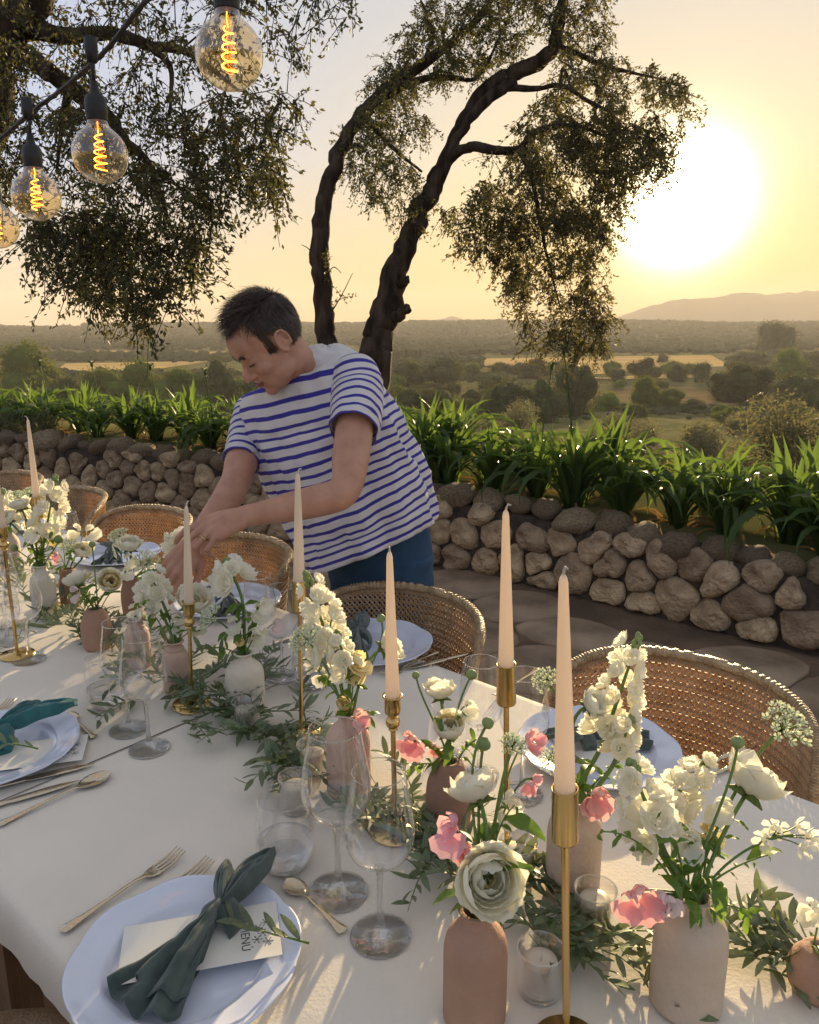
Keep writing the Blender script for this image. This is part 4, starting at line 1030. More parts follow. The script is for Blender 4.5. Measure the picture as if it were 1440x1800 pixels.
# ------------------------------------------------------------------ cutlery
def cutlery_mesh(kind):
    m = MB(); L = .20 if kind != 'teaspoon' else .135
    def loft(rows):
        R_ = []
        for x, w, z, d, th in rows:
            row = []
            for k in range(10):
                a = 2*math.pi*k/10; y = math.cos(a)*w; row.append((x*L, y, z+(d*((y/w)**2-1) if w > 0 else 0)+math.sin(a)*th))
            R_.append(row)
        m.grid([list(r) for r in R_], True); m.add(R_[0], [tuple(range(9, -1, -1))]); m.add(R_[-1], [tuple(range(10))])
    hd = [(0, .002, .004, 0, .0008), (.012, .0075, .004, 0, .0014), (.05, .0085, .004, 0, .0016), (.16, .0055, .0042, 0, .0018), (.38, .0032, .0060, 0, .0018), (.58, .003, .0075, 0, .0018)]
    if kind in ('spoon', 'teaspoon'):
        k = 1.0 if kind == 'spoon' else .78
        loft(hd+[(.68, .0035*k, .0065, 0, .0016), (.72, .009*k, .0062, .001, .0009), (.77, .0165*k, .0062, .004, .0008), (.84, .0205*k, .0066, .0056, .0008), (.92, .0185*k, .0072, .0045, .0008), (.975, .011*k, .0080, .002, .0008), (1, .002*k, .0085, 0, .0006)])
    elif kind == 'fork':
        loft(hd+[(.66, .004, .006, 0, .0014), (.70, .0095, .004, .0006, .001), (.745, .0125, .0032, .001, .001), (.78, .0122, .0034, .001, .001)])
        for j in range(4):
            y = (-1.5+j)*.0068; m.tube([(.77*L, y, .0034), (.85*L, y*1.02, .0038), (.93*L, y, .007), (1.0*L, y*.95, .0115)], [.0017, .0016, .0014, .0006], 6)
    else:
        loft([(0, .003, .0045, 0, .002), (.01, .0085, .0045, 0, .003), (.2, .0085, .0045, 0, .0032), (.45, .0065, .0045, 0, .003), (.50, .0055, .0045, 0, .0026)])
        loft([(.50, .0055, .0045, 0, .0012), (.56, .0085, .0045, 0, .0009), (.80, .0098, .0045, 0, .0007), (.93, .0085, .0045, 0, .0006), (1.08, .0012, .0045, 0, .0004)])
    return m.mesh(kind, M['gilt'])
CUT = {k: cutlery_mesh(k) for k in ('spoon', 'teaspoon', 'fork', 'knife')}
def cutlery(kind, tail, head, label, dz=0):
    a, b = tb(*tail), tb(*head); d = b-a; L = .20 if kind != 'teaspoon' else .135
    o = link({'spoon': 'table_spoon'}.get(kind, kind), CUT[kind], None, b-d.normalized()*L*(1.08 if kind == 'knife' else 1)+Vector((0, 0, dz)), (0, 0, math.atan2(d.y, d.x)))
    tag(o, label, 'spoon' if 'spoon' in kind else kind, 'champagne-coloured cutlery')
cutlery('fork', (110, 1640), (320, 1503), 'fork left of the foreground plate, fully visible on the cloth')
cutlery('fork', (150, 1668), (371, 1520), 'fork tucked half under the foreground plate')
cutlery('teaspoon', (603, 1640), (505, 1553), 'small dessert spoon between the foreground plate and wine glasses')
cutlery('knife', (-60, 1398), (167, 1346), 'knife farthest from the camera in the left cutlery row')
cutlery('knife', (-60, 1435), (140, 1376), 'second knife in the middle of the left cutlery row')
cutlery('spoon', (-50, 1475), (193, 1363), 'large spoon nearest the camera in the left cutlery row')
cutlery('teaspoon', (166, 1299), (118, 1258), 'small dessert spoon just above the left plate')
cutlery('fork', (-75, 1300), (23, 1236), 'fork with its tines above the teal napkin at the left edge')
cutlery('fork', (-50, 1312), (50, 1240), 'fork tucked under the left plate')
cutlery('knife', (1287, 1328), (1187, 1366), 'knife at the table edge by the nearest rattan chair')
cutlery('spoon', (1300, 1342), (1181, 1405), 'spoon at the table edge by the nearest rattan chair')
cutlery('fork', (765, 1150), (672, 1192), 'fork lying near the plate by the man\'s jeans')
cutlery('knife', (800, 1158), (712, 1178), 'knife at the table edge behind the middle ranunculus')
cutlery('knife', (545, 1112), (470, 1138), 'knife catching the sun between the far wine glasses')
cutlery('fork', (915, 1200), (870, 1232), 'fork beyond the far wine glasses')
cutlery('teaspoon', (-20, 1150), (16, 1146), 'small spoon near the left edge below the wine glass')
# ================================================================== VASES, FLOWERS, GARLAND
VASES = {}
def vase(key, u, v, h, r, clay, kind, label, foot=None):
    p = tb(u, v, h) if not foot else tb(*foot)
    o = MB(); rn = .0165 if kind == 'bottle' else .014
    if kind == 'bottle': prof = [(0, 0), (r*.90, 0), (r*.985, .004), (r, .012), (r, h*.55), (r*.985, h*.66), (r*.90, h*.755), (r*.70, h*.82), (rn*1.25, h*.868), (rn, h*.90), (rn, h*.955), (rn*1.25, h*.985), (rn*1.28, h), (rn*.95, h), (rn*.8, h*.93), (rn*.8, h*.86), (0, h*.84)]
    else: prof = [(0, 0), (r*.80, 0), (r*.93, .008), (r, h*.30), (r, h*.52), (r*.93, h*.70), (r*.74, h*.86), (rn*1.6, h*.965), (rn*1.1, h), (rn*.8, h), (rn*.8, h*.93), (0, h*.9)]
    sp = spline(prof[2:-3], 4); o.lathe(prof[:2]+[(max(a, .001), b) for a, b in sp]+prof[-3:], 40)
    ob = o.build('bottle_vase' if kind == 'bottle' else 'bud_vase', CLAY[clay]); ob.location = p; tag(ob, label, 'vase', 'matte clay vases along the garland')
    VASES[key] = (p+Vector((0, 0, h)), (p.y*CP+(CAMZ-TABLE_Z-h)*SP)); return ob
vase('big', 1222, 1574, .150, .0425, 'beige', 'bottle', 'large beige bottle vase in the lower right corner')
vase('terra', 838, 1598, .148, .0375, 'terracotta', 'bottle', 'terracotta bottle vase under the big open ranunculus')
vase('mid', 1014, 1402, .150, .0390, 'beige', 'bottle', 'beige bottle vase right behind the large tube-cup candlestick')
vase('brown', 790, 1338, .118, .0375, 'brown', 'bud', 'brown rounded vase below the cup-shaped ranunculus')
vase('pink', 611, 1252, .150, .0390, 'pink', 'bottle', 'pinkish bottle vase seen through the front wine glass')
vase('cream', 428, 1147, .136, .0405, 'cream', 'bottle', 'cream bottle vase standing in the greenery at the table centre')
vase('rose', 306, 1127, .118, .030, 'pink', 'bottle', 'slim pinkish vase behind the left pair of wine glasses')
vase('rose2', 238, 1088, .118, .030, 'pink', 'bottle', 'pinkish vase seen through the left pair of wine glasses')
vase('round', 166, 1070, .105, .0375, 'terracotta', 'bud', 'small round terracotta vase in the left greenery')
vase('back', 228, 1014, .115, .028, 'brown', 'bud', 'small brown vase behind the round terracotta one')
vase('left', 71, 993, .150, .034, 'cream', 'bottle', 'beige bottle vase behind the leftmost wine glasses')
vase('dusk', 118, 1000, .115, .028, 'brown', 'bud', 'brown vase hidden behind white flowers, left of the round terracotta one')
vase('edge', 1446, 1668, .06, .036, 'terracotta', 'bud', 'tan vase cut by the right edge in the bottom corner')
vase('far', 12, 930, .14, .034, 'beige', 'bottle', 'far beige vase at the left edge, mostly behind flowers')

def flower_mat(name, c1, c2, trans=.42, rough=.55, tc=None):
    return mat(name, c1, c2, rough, 20, .12, 90, trans=trans, tcol=tc, contrast=(.3, .7))
M['white_petal'] = flower_mat('white_petal', (.90, .88, .80), (.86, .83, .70), .48, tc=(.95, .92, .76))
M['cream_petal'] = flower_mat('cream_petal', (.86, .78, .52), (.80, .66, .34), .42, tc=(.92, .78, .38))
M['pink_petal'] = flower_mat('pink_petal', (.84, .44, .47), (.84, .62, .61), .48, tc=(.95, .50, .48))
M['lilac_petal'] = flower_mat('lilac_pink_petal', (.78, .46, .56), (.82, .64, .68), .45, tc=(.88, .50, .52))
M['pale_pink'] = flower_mat('pale_pink_petal', (.83, .66, .66), (.84, .76, .72), .45)
M['stem'] = mat('green_stem', (.17, .27, .06), (.11, .18, .04), .5, 18, trans=.2, tcol=(.30, .42, .06))
M['sepal'] = mat('sepal_green', (.16, .24, .05), (.10, .15, .035), .6, 18, trans=.3, tcol=(.32, .40, .06))
M['leaf'] = mat('flower_leaf', (.10, .20, .035), (.06, .12, .022), .45, 12, trans=.42, tcol=(.26, .42, .04))
M['olive'] = mat('garland_leaf', (.16, .205, .12), (.095, .125, .07), .5, 9, trans=.25, tcol=(.26, .30, .09), objrand=.25)
M['bud'] = mat('bud_green', (.24, .30, .10), (.14, .20, .06), .6, 40)
M['umbel'] = flower_mat('umbel_white', (.78, .80, .60), (.60, .68, .38), .35)

def patch(the, phw, ruf, seed, flare=0.0, nu=9, nv=8, tipw=.55, notch=0.0):
    """one petal: a curled patch of a unit ball standing on its lowest point, ruffled at the edge"""
    m = MB(); rows = []; th = R(the)
    for j in range(nv+1):
        v = j/nv; t = th*v; row = []
        wid = phw*(min(1, (v*1.9)**.7) if v < .55 else 1)*(1 if v < .62 else math.sqrt(max(0, 1-((v-.62)/.42)**2))*(1-tipw)+tipw if v < .999 else tipw*.72)
        for i in range(nu+1):
            a = -1+2*i/nu; tt = t*(1-.06*a*a*v-notch*math.exp(-(a*5)**2)*(v > .8)); f = 1+flare*max(0, v-.6)**1.5*3
            ww = ruf*v*v*(math.sin(a*7+seed)+.8*noise.noise(Vector((a*3.2, v*3, seed)))); ph = a*wid
            rad = math.sin(tt)*f+ww*.6*math.sin(tt*.5)+.02; z = 1-math.cos(tt)+ww*.55
            row.append((rad*math.sin(ph)*1.0, rad*math.cos(ph), z))
        rows.append(row)
    m.grid(rows); return m
PET = {}
for nm, mt in (('white', M['white_petal']), ('cream', M['cream_petal']), ('pink', M['pink_petal']), ('lilac', M['lilac_petal']), ('pale', M['pale_pink'])):
    PET[nm] = {'in': [patch(t, .9, .03, t).mesh('petal', mt) for t in (160, 148, 134)], 'mid': [patch(t, .85, .035, t).mesh('petal', mt) for t in (122, 110, 100)],
               'out': [patch(t, .72, .05, t, .1).mesh('petal', mt) for t in (92, 84, 76)], 'wide': [patch(t, 1.2, .11, t, .35, 14, 9, .8, .06).mesh('petal', mt) for t in (88, 76)],
               'wing': [patch(t, .8, .12, t, .2, 10, 7, .7).mesh('petal', mt) for t in (110, 124)], 'small': [patch(t, .62, .09, t, .2, 5, 5, .75, .1).mesh('petal', mt) for t in (85, 70)]}
def basis(d, twist=0.0):
    q = Vector(d).normalized().to_track_quat('Z', 'Y').to_matrix(); return q @ Matrix.Rotation(twist, 3, 'Z')
def add_petal(root, mesh, B, rot, s, tilt=0.0, off=0.0, sy=1.0):
    o = link('petal', mesh, root); Mx = B @ Matrix.Rotation(rot, 3, 'Z') @ Matrix.Rotation(tilt, 3, 'X')
    o.matrix_local = Matrix.Translation(B @ Vector((0, 0, off))) @ Mx.to_4x4() @ Matrix.Diagonal((s, s, s*sy, 1)); return o
def floret_mesh(mt, kind, seed):
    m = MB(); r = random.Random(seed)
    if kind == 'stock':                              # ruffled double floret
        for ring, n, th, s in ((0, 5, 80, 1.0), (1, 4, 112, .68), (2, 3, 140, .42)):
            for k in range(n):
                p = patch(th+r.uniform(-8, 8), .75, .17, r.uniform(0, 9), .25, 5, 5, .85, .1); Mx = Matrix.Rotation(2*math.pi*k/n+ring*.6+r.uniform(-.2, .2), 3, 'Z'); m.add([Mx @ (Vector(q)*s) for q in p.v], p.f)
    else:                                            # tiny five-petalled umbel flower
        for k in range(5):
            p = patch(78, .5, .06, r.uniform(0, 9), .1, 3, 3, .8); Mx = Matrix.Rotation(2*math.pi*k/5, 3, 'Z'); m.add([Mx @ Vector(q) for q in p.v], p.f)
        m.ball((0, 0, .25), .28, 6, 4)
    return m.mesh('floret', mt)
FLO = {'stock': [floret_mesh(M['white_petal'], 'stock', i) for i in range(5)], 'umbel': [floret_mesh(M['umbel'], 'umbel', i) for i in range(3)], 'star': [floret_mesh(M['white_petal'], 'umbel', 9+i) for i in range(2)]}
def leaf_mesh(L, W, mt, curl=.5, wav=.06, n=8):
    rows = []
    for i in range(n+1):
        t = i/n; w = W*math.sin(math.pi*min(.97, t*.94+.05))**.8; a = curl*t
        c = Vector((L*math.sin(a)/curl, 0, -L*(1-math.cos(a))/curl)); e = wav*W*math.sin(t*11)
        rows.append([c+Vector((0, -w, .16*w+e)), c+Vector((0, -w*.5, .04*w)), c, c+Vector((0, w*.5, .04*w)), c+Vector((0, w, .16*w-e))])
    m = MB(); m.grid(rows); return m.mesh('leaf', mt)
LEAF = {'olive': [leaf_mesh(1, .13, M['olive'], c, .05, 5) for c in (.3, .7, -.4)], 'flower': [leaf_mesh(1, .17, M['leaf'], c, .25) for c in (.5, 1.3, 1.9)], 'round': [leaf_mesh(1, .3, M['leaf'], .8, .1)]}
def put_leaf(root, kind, p, d, s, roll=0.0):
    d = Vector(d).normalized(); up = Vector((0, 0, 1)); y = up.cross(d)
    if y.length < .01: y = Vector((0, 1, 0))
    y.normalize(); z = d.cross(y); B = Matrix((d, y, z)).transposed() @ Matrix.Rotation(roll, 3, 'X')
    o = link('leaf', rnd.choice(LEAF[kind]), root); o.matrix_local = Matrix.Translation(Vector(p)) @ B.to_4x4() @ Matrix.Diagonal((s, s, s, 1)); return o
def stem_path(a, b, d, sag=.0):
    """from the vase mouth a to the bloom b arriving along d"""
    a, b = Vector(a), Vector(b); L = (b-a).length; c1 = a+(Vector((0, 0, 1))*.55+(b-a).normalized()*.45)*L*.4; c2 = b-Vector(d).normalized()*L*.32
    return [((1-t)**3)*a+3*t*(1-t)**2*c1+3*t*t*(1-t)*c2+t**3*b for t in [i/12 for i in range(13)]]
CAMDIR = Vector((0, -CP, SP))
def facing(x, y, up):                                # x right, y towards the camera, up
    return Vector((x, -y, up)).normalized()
def bloom(kind, key, u, v, rpx, face, label, dz=0.0, col='white', leaves=1, grp=None, open_=6):
    mouth, zc = VASES[key]; zc = zc+dz; c = at(u, v, zc); s = rpx*zc/FPX; d = facing(*face[:3]) if any(face[:3]) else Vector((0, 0, 1))
    r = random.Random(int(u*7+v*3)); foot = mouth+Vector((r.uniform(-.009, .009), r.uniform(-.009, .009), -.02))
    names = {'ranunculus': 'ranunculus', 'sweetpea': 'sweet_pea', 'stock': 'stock_flower', 'umbel': 'lace_flower', 'bud': 'flower_bud', 'spray': 'star_flower_spray', 'rosebud': 'rosebud', 'leafy': 'leafy_sprig'}
    root = thing(names[kind], label, {'stock': 'flower', 'bud': 'bud', 'leafy': 'leaf sprig'}.get(kind, 'flower'), foot, 0, grp); org = foot
    loc = c-org; st = MB(); sr = .0022
    if kind == 'ranunculus':
        base = loc-d*s*.75; pth = stem_path((0, 0, 0), base, d); st.tube(pth, [.0026]*13, 7); B = basis(d, r.uniform(0, 6))
        st.build('stem', M['stem'], root); m = MB()
        for k in range(5):
            a = k*1.257; q = [Vector((0, 0, -.01*s)), Vector((math.cos(a)*s*.28, math.sin(a)*s*.28, s*.02)), Vector((math.cos(a)*s*.5, math.sin(a)*s*.5, s*(-.08)))]; m.tube([base+B @ x for x in q], [s*.07, s*.10, s*.02], 5)
        m.build('calyx', M['sepal'], root); Rr = .44*s*1.0
        lay = [('in', 4, .30), ('in', 5, .44), ('in', 5, .56), ('mid', 6, .66), ('mid', 6, .78), ('mid', 5, .90), ('out', 6, 1.0), ('out', 6, 1.10)][:open_+2]
        k_ = 1.0/lay[-1][2]
        for li, (cls, n, q) in enumerate(lay):
            cc = 'cream' if (li < 4 and col in ('white', 'cream')) and r.random() < (.8 if col == 'cream' else .25) else ('white' if col == 'cream' else col)
            for k in range(n):
                me = PET[cc][cls][r.randrange(3)]; sc_ = s*.74*q*k_*r.uniform(.95, 1.06)
                o = add_petal(root, me, B, 2*math.pi*(k+.5*(li % 2))/n+r.uniform(-.15, .15), sc_, r.uniform(-.06, .06), 0); o.location += base+d*s*.02*li*.4
    elif kind == 'rosebud':
        base = loc-d*s*.8; st.tube(stem_path((0, 0, 0), base, d), .0018, 6); st.build('stem', M['stem'], root); B = basis(d)
        for li, (n, q) in enumerate(((3, .5), (4, .75), (5, .95))):
            for k in range(n): o = add_petal(root, PET['cream'][('in', 'in', 'mid')[li]][k % 3], B, 6.28*k/n+li, s*.75*q, 0, 0, 1.15); o.location += base
    elif kind == 'sweetpea':
        base = loc-d*s*.4; st.tube(stem_path((0, 0, 0), base, d+Vector((0, 0, .4))), .0013, 5); st.build('stem', M['stem'], root)
        for q in range(2 if rpx > 22 else 1):
            dd = (d+Vector((r.gauss(0, .5), r.gauss(0, .4), r.gauss(0, .4)))).normalized(); B = basis(dd, r.uniform(-.5, .5)+3.14); b0 = base+Vector((r.gauss(0, .35), r.gauss(0, .25), r.gauss(0, .3)))*s*(q > 0)
            k = 1 if q == 0 else .8
            o = add_petal(root, PET[col]['wide'][0], B, 0, s*.85*k, -.35); o.location += b0
            o = add_petal(root, PET[col]['wide'][1], B, .35, s*.75*k, -.15); o.location += b0
            for sg in (-1, 1): o = add_petal(root, PET[col]['wing'][q % 2], B, math.pi+sg*.75, s*.5*k, .2); o.location += b0
            o = add_petal(root, PET[col if col != 'pink' else 'pale']['in'][0], B, math.pi, s*.36*k, .1); o.location += b0
        m = MB(); m.ball(base, s*.13, 7, 5); m.build('calyx', M['sepal'], root)
    elif kind == 'stock':
        u2, v2 = face[3], face[4]; tip = at(u2, v2, zc+face[5])-org; lo = loc; ax = (tip-lo); st.tube(stem_path((0, 0, 0), lo, ax)+[lo+ax*t for t in (.25, .5, .75, 1)], [.0034]*13+[.003, .0026, .002, .0015], 7); st.build('stem', M['stem'], root)
        n = max(7, int(ax.length/(s*.50))*2+1)
        for k in range(n):
            t = (k+.3)/n; a = k*2.4+r.uniform(-.3, .3); pr = basis(ax); out = pr @ Vector((math.cos(a), math.sin(a), .35)); q = s*(.62-.24*t)*r.uniform(.8, 1.25)
            if t > .86: continue
            o = link('floret', FLO['stock'][k % 5], root); o.matrix_local = Matrix.Translation(lo+ax*t+out*s*(.44*(1-.35*t)+r.uniform(-.10, .26))) @ basis(out, a).to_4x4() @ Matrix.Diagonal((q*.9,)*3+(1,))
        m = MB()
        for k in range(9):
            a = k*2.4; t = .86+.035*k/2; m.ball(lo+ax*min(t, 1.02)+basis(ax) @ Vector((math.cos(a), math.sin(a), .3))*s*.22*(1.1-t)*3, s*.13, 7, 5, (1, 1, 1.3))
        m.build('buds', M['bud'], root)
    elif kind == 'umbel':
        hub = loc-d*s*.75; st.tube(stem_path((0, 0, 0), hub, d), .0021, 6); B = basis(d); n = 26
        for k in range(n):
            rr = math.sqrt((k+.5)/n); a = k*2.4; e = B @ Vector((math.cos(a)*rr*s*.95, math.sin(a)*rr*s*.95, s*.78-rr*rr*s*.35)); st.tube([hub, hub+e*.6+B @ Vector((0, 0, -s*.05)), hub+e], .0007, 3)
            o = link('floret', FLO['umbel'][k % 3], root); o.matrix_local = Matrix.Translation(hub+e) @ basis(B @ Vector((math.cos(a)*rr*.8, math.sin(a)*rr*.8, 1)), a).to_4x4() @ Matrix.Diagonal((s*.17,)*3+(1,))
        st.build('stem', M['stem'], root)
    elif kind == 'spray':
        hub = loc; st.tube(stem_path((0, 0, 0), hub, d), .0016, 5)
        for k in range(7):
            a = k*2.4; e = Vector((math.cos(a)*r.uniform(.4, 1), math.sin(a)*.5, math.sin(a*1.3)*r.uniform(.4, 1)))*s; st.tube([hub-d*s*.6, hub+e*.5-d*s*.2, hub+e], .0008, 4); o = link('floret', FLO['star'][k % 2], root)
            o.matrix_local = Matrix.Translation(hub+e) @ basis(e+CAMDIR*s, a).to_4x4() @ Matrix.Diagonal((s*.30,)*3+(1,))
        st.build('stem', M['stem'], root)
    elif kind == 'bud':
        st.tube(stem_path((0, 0, 0), loc-d*s*.8, d), .0017, 6); st.build('stem', M['stem'], root); m = MB(); rows = []
        B = basis(d)
        for j in range(9):
            th = math.pi*j/8; row = []
            for k in range(16): a = 2*math.pi*k/16; q = s*(1+.05*math.cos(a*5)); row.append(loc+B @ Vector((math.sin(th)*math.cos(a)*q, math.sin(th)*math.sin(a)*q, -math.cos(th)*q*.92)))
            rows.append(row)
        m.grid(rows, True); m.build('bud_head', M['bud'], root)
    elif kind == 'leafy':
        pth = stem_path((0, 0, 0), loc, d); st.tube(pth, [.0018-.001*i/12 for i in range(13)], 5); st.build('stem', M['stem'], root)
        for k in range(4, 13):
            a = k*2.4; dd = (pth[min(12, k)]-pth[k-1]).normalized(); sd = basis(dd) @ Vector((math.cos(a), math.sin(a), .5)); put_leaf(root, 'flower', pth[k], sd, s*r.uniform(.7, 1.1), r.uniform(-.5, .5))
    for k in range(leaves):
        a = r.uniform(0, 6.28); t = r.uniform(.15, .7); q = loc*t*.8+Vector((0, 0, .01)); put_leaf(root, 'flower', q, Vector((math.cos(a), math.sin(a), r.uniform(.1, .9))), r.uniform(.035, .06), r.uniform(-.4, .4))
    return root
B_ = bloom
# large beige vase, lower right
B_('umbel', 'big', 1392, 1266, 46, (.3, .5, .9), 'green-white lace flower leaning furthest right over the rattan chair', .03)
B_('bud', 'big', 1297, 1305, 12, (-.1, .2, 1), 'round pale bud standing above the right-hand white ranunculus', 0)
B_('ranunculus', 'big', 1340, 1352, 72, (.55, -.25, .75), 'many-petalled white ranunculus turned away beside the nearest rattan chair', .04, 'white', 1)
B_('spray', 'big', 1395, 1468, 58, (.9, .2, .2), 'loose spray of white starry flowers at the right edge over the sunlit cloth', .02)
B_('sweetpea', 'big', 1262, 1408, 34, (-.3, .8, .5), 'white sweet pea standing between the pale bud and the stock', .03, 'white')
B_('sweetpea', 'big', 1212, 1478, 34, (-.2, .9, .3), 'white sweet pea low over the mouth of the large beige vase', .01, 'white', 2)
B_('sweetpea', 'big', 1255, 1462, 26, (.4, .8, .4), 'small cream sweet pea behind the green stems of the large beige vase', .03, 'cream')
B_('sweetpea', 'big', 1122, 1575, 42, (-.5, .8, .1), 'bright pink sweet pea hanging left of the large beige vase', -.02, 'pink')
B_('sweetpea', 'big', 1172, 1582, 32, (-.1, 1, .1), 'pale pink sweet pea against the shoulder of the large beige vase', -.03, 'pale')
B_('stock', 'big', 1165, 1490, 54, (0, 0, 0, 1108, 1340, .02), 'thick white stock spike leaning left over the white cloth', .01, leaves=3)
B_('stock', 'big', 1150, 1440, 40, (0, 0, 0, 1250, 1330, .06), 'short white stock behind the thick leaning stock spike', .06)
B_('leafy', 'big', 1315, 1612, 34, (.4, .5, -1), 'green leaf sprig drooping right of the large beige vase', -.01)
B_('leafy', 'big', 1062, 1462, 36, (-1, .2, .1), 'curled green leaves reaching left from the large beige vase', -.01)
B_('leafy', 'big', 1350, 1503, 18, (1, .2, .5), 'bare cut stem pointing right from the large beige vase', -.02)
# beige vase behind the big candlestick
B_('stock', 'mid', 1062, 1300, 40, (0, 0, 0, 1124, 1118, .02), 'tall white stock spike with green tip before the nearest rattan chair', .03, leaves=2)
B_('stock', 'mid', 1085, 1330, 34, (0, 0, 0, 1110, 1262, 0), 'short white stock tuft below the tall green-tipped spike', .01)
B_('ranunculus', 'mid', 1052, 1232, 36, (.6, .35, .55), 'round half-open white ranunculus right of the large candle', 0, 'white')
B_('sweetpea', 'mid', 1056, 1398, 36, (.2, .9, .2), 'pink sweet pea against the neck of the beige vase behind the candlestick', -.03, 'pink', 2)
B_('umbel', 'mid', 955, 1192, 24, (-.5, .5, .6), 'small lace flower just left of the large candle', .08)
B_('umbel', 'mid', 968, 1335, 24, (-.3, .7, .5), 'greenish lace flower half hidden by the large candle', .02)
B_('leafy', 'mid', 1100, 1330, 32, (.5, .3, .7), 'green leaves rising right of the large candle', .02)
# terracotta vase in front
B_('ranunculus', 'terra', 866, 1552, 82, (.1, .80, .42), 'big open white ranunculus facing the camera over the terracotta vase', -.03, 'white', 1, open_=6)
B_('ranunculus', 'terra', 826, 1366, 60, (-.35, -.45, .75), 'white ranunculus seen from below on a tall stem above the terracotta vase', .04, 'white')
B_('bud', 'terra', 850, 1308, 13, (.1, .1, 1), 'green bud directly above the ranunculus seen from below', .03)
B_('bud', 'terra', 858, 1271, 11, (.5, 0, .9), 'green bud on a long bent stem right of the cup-shaped ranunculus', .05)
B_('sweetpea', 'terra', 787, 1458, 38, (-.5, .7, .5), 'lilac-pink sweet pea low on the left of the terracotta vase', .02, 'lilac')
B_('sweetpea', 'terra', 822, 1492, 26, (.2, .8, .2), 'smaller pink sweet pea below the lilac one', .02, 'pink')
B_('umbel', 'terra', 905, 1304, 26, (.2, .4, 1), 'cream lace flower in front of the tube-cup candlestick stem', .05)
B_('sweetpea', 'terra', 930, 1300, 26, (.3, .7, .5), 'pink sweet pea beside the cream lace flower', .07, 'pink')
B_('sweetpea', 'terra', 940, 1374, 24, (.3, .8, .0), 'pink sweet pea hanging before the foot of the far wine glass', .06, 'pink')
B_('sweetpea', 'terra', 890, 1420, 32, (.3, .8, .3), 'white sweet pea behind the stems of the tall ranunculus', .06, 'white')
B_('leafy', 'terra', 905, 1415, 26, (.6, .2, .8), 'fine green sprig right of the tall ranunculus stem', .03)
# brown vase
B_('ranunculus', 'brown', 790, 1272, 38, (.05, .35, .95), 'cup-shaped cream-white ranunculus over the brown vase', 0, 'cream', open_=4)
B_('ranunculus', 'brown', 773, 1202, 37, (-.1, -.15, 1), 'white ranunculus standing highest above the brown vase', .03, 'white', 0)
B_('bud', 'brown', 731, 1187, 7, (-.2, .1, 1), 'tiny dark bud left of the highest ranunculus of the brown vase', .02)
B_('bud', 'brown', 829, 1186, 10, (.3, .2, .8), 'nodding green bud right of the highest ranunculus of the brown vase', .02)
B_('sweetpea', 'brown', 722, 1302, 28, (-.6, .7, .3), 'salmon pink sweet pea beside the ball-knop candlestick', 0, 'pink', 2)
B_('sweetpea', 'brown', 762, 1312, 16, (-.3, .8, .2), 'small pink sweet pea under the cup-shaped ranunculus', .01, 'pink')
B_('leafy', 'brown', 722, 1350, 24, (-.6, .3, -.3), 'small green sprig hanging from the brown vase to the left', .0)
# pinkish vase
B_('stock', 'pink', 588, 1160, 38, (0, 0, 0, 538, 1008, .03), 'tall white stock spike crossing the man\'s jeans', .02, leaves=3)
B_('stock', 'pink', 612, 1185, 26, (0, 0, 0, 592, 1110, 0), 'short white stock below the tall spike at the jeans', 0)
B_('umbel', 'pink', 530, 1118, 32, (-.5, .5, .8), 'flat greenish lace flower left of the tall stock spike', -.01)
B_('sweetpea', 'pink', 628, 1163, 28, (.2, .8, .5), 'creamy white sweet pea right of the short stock', 0, 'cream', 1)
B_('ranunculus', 'pink', 697, 1130, 38, (.85, .0, .4), 'white ranunculus half hidden behind the ball-knop candle', .03, 'white')
B_('bud', 'pink', 670, 1087, 8, (-.2, 0, 1), 'small green bud beside the ball-knop candle', .03)
B_('bud', 'pink', 586, 1076, 9, (.3, .2, 1), 'yellow-green bud in front of the man\'s jeans', .04)
B_('rosebud', 'pink', 604, 1236, 18, (-.2, .4, .9), 'cream rosebud sitting in the mouth of the pinkish vase', -.01)
B_('sweetpea', 'pink', 628, 1284, 28, (.3, .9, .0), 'pink sweet pea against the pinkish vase behind the wine glass', -.03, 'pink')
B_('leafy', 'pink', 648, 1262, 34, (.7, .3, -.2), 'long green leaves bending over the pinkish vase', 0)
B_('leafy', 'pink', 540, 1160, 26, (-.6, .3, .8), 'green leaves left of the stock in the pinkish vase', 0)
# cream vase
B_('stock', 'cream', 418, 1030, 36, (0, 0, 0, 398, 985, .0), 'white stock head over the rattan chair below the forearm', .03)
B_('leafy', 'cream', 424, 1068, 44, (-.1, .4, -.6), 'large bright green leaves hanging under the white stock head', .01)
B_('sweetpea', 'cream', 455, 1068, 23, (.4, .8, .4), 'white sweet pea right of the large bright green leaves', .02, 'white')
B_('sweetpea', 'cream', 456, 1110, 25, (.3, .8, .1), 'lower white sweet pea above the cream vase', 0, 'white')
B_('sweetpea', 'cream', 412, 1092, 20, (-.3, .8, .4), 'white sweet pea in the middle over the cream vase', 0, 'white')
B_('sweetpea', 'cream', 486, 1094, 17, (.6, .6, .3), 'pale pink sweet pea before the far pair of wine glasses', .05, 'pale')
B_('umbel', 'cream', 362, 1082, 27, (-.7, .5, .6), 'green-white lace flower beside the thin candlestick knop', 0)
B_('rosebud', 'cream', 421, 1128, 12, (-.1, .6, .8), 'tiny white rosebud at the mouth of the cream vase', -.01)
B_('leafy', 'cream', 358, 1140, 22, (-.9, .2, -.2), 'thin dark sprig reaching left from the cream vase', 0)
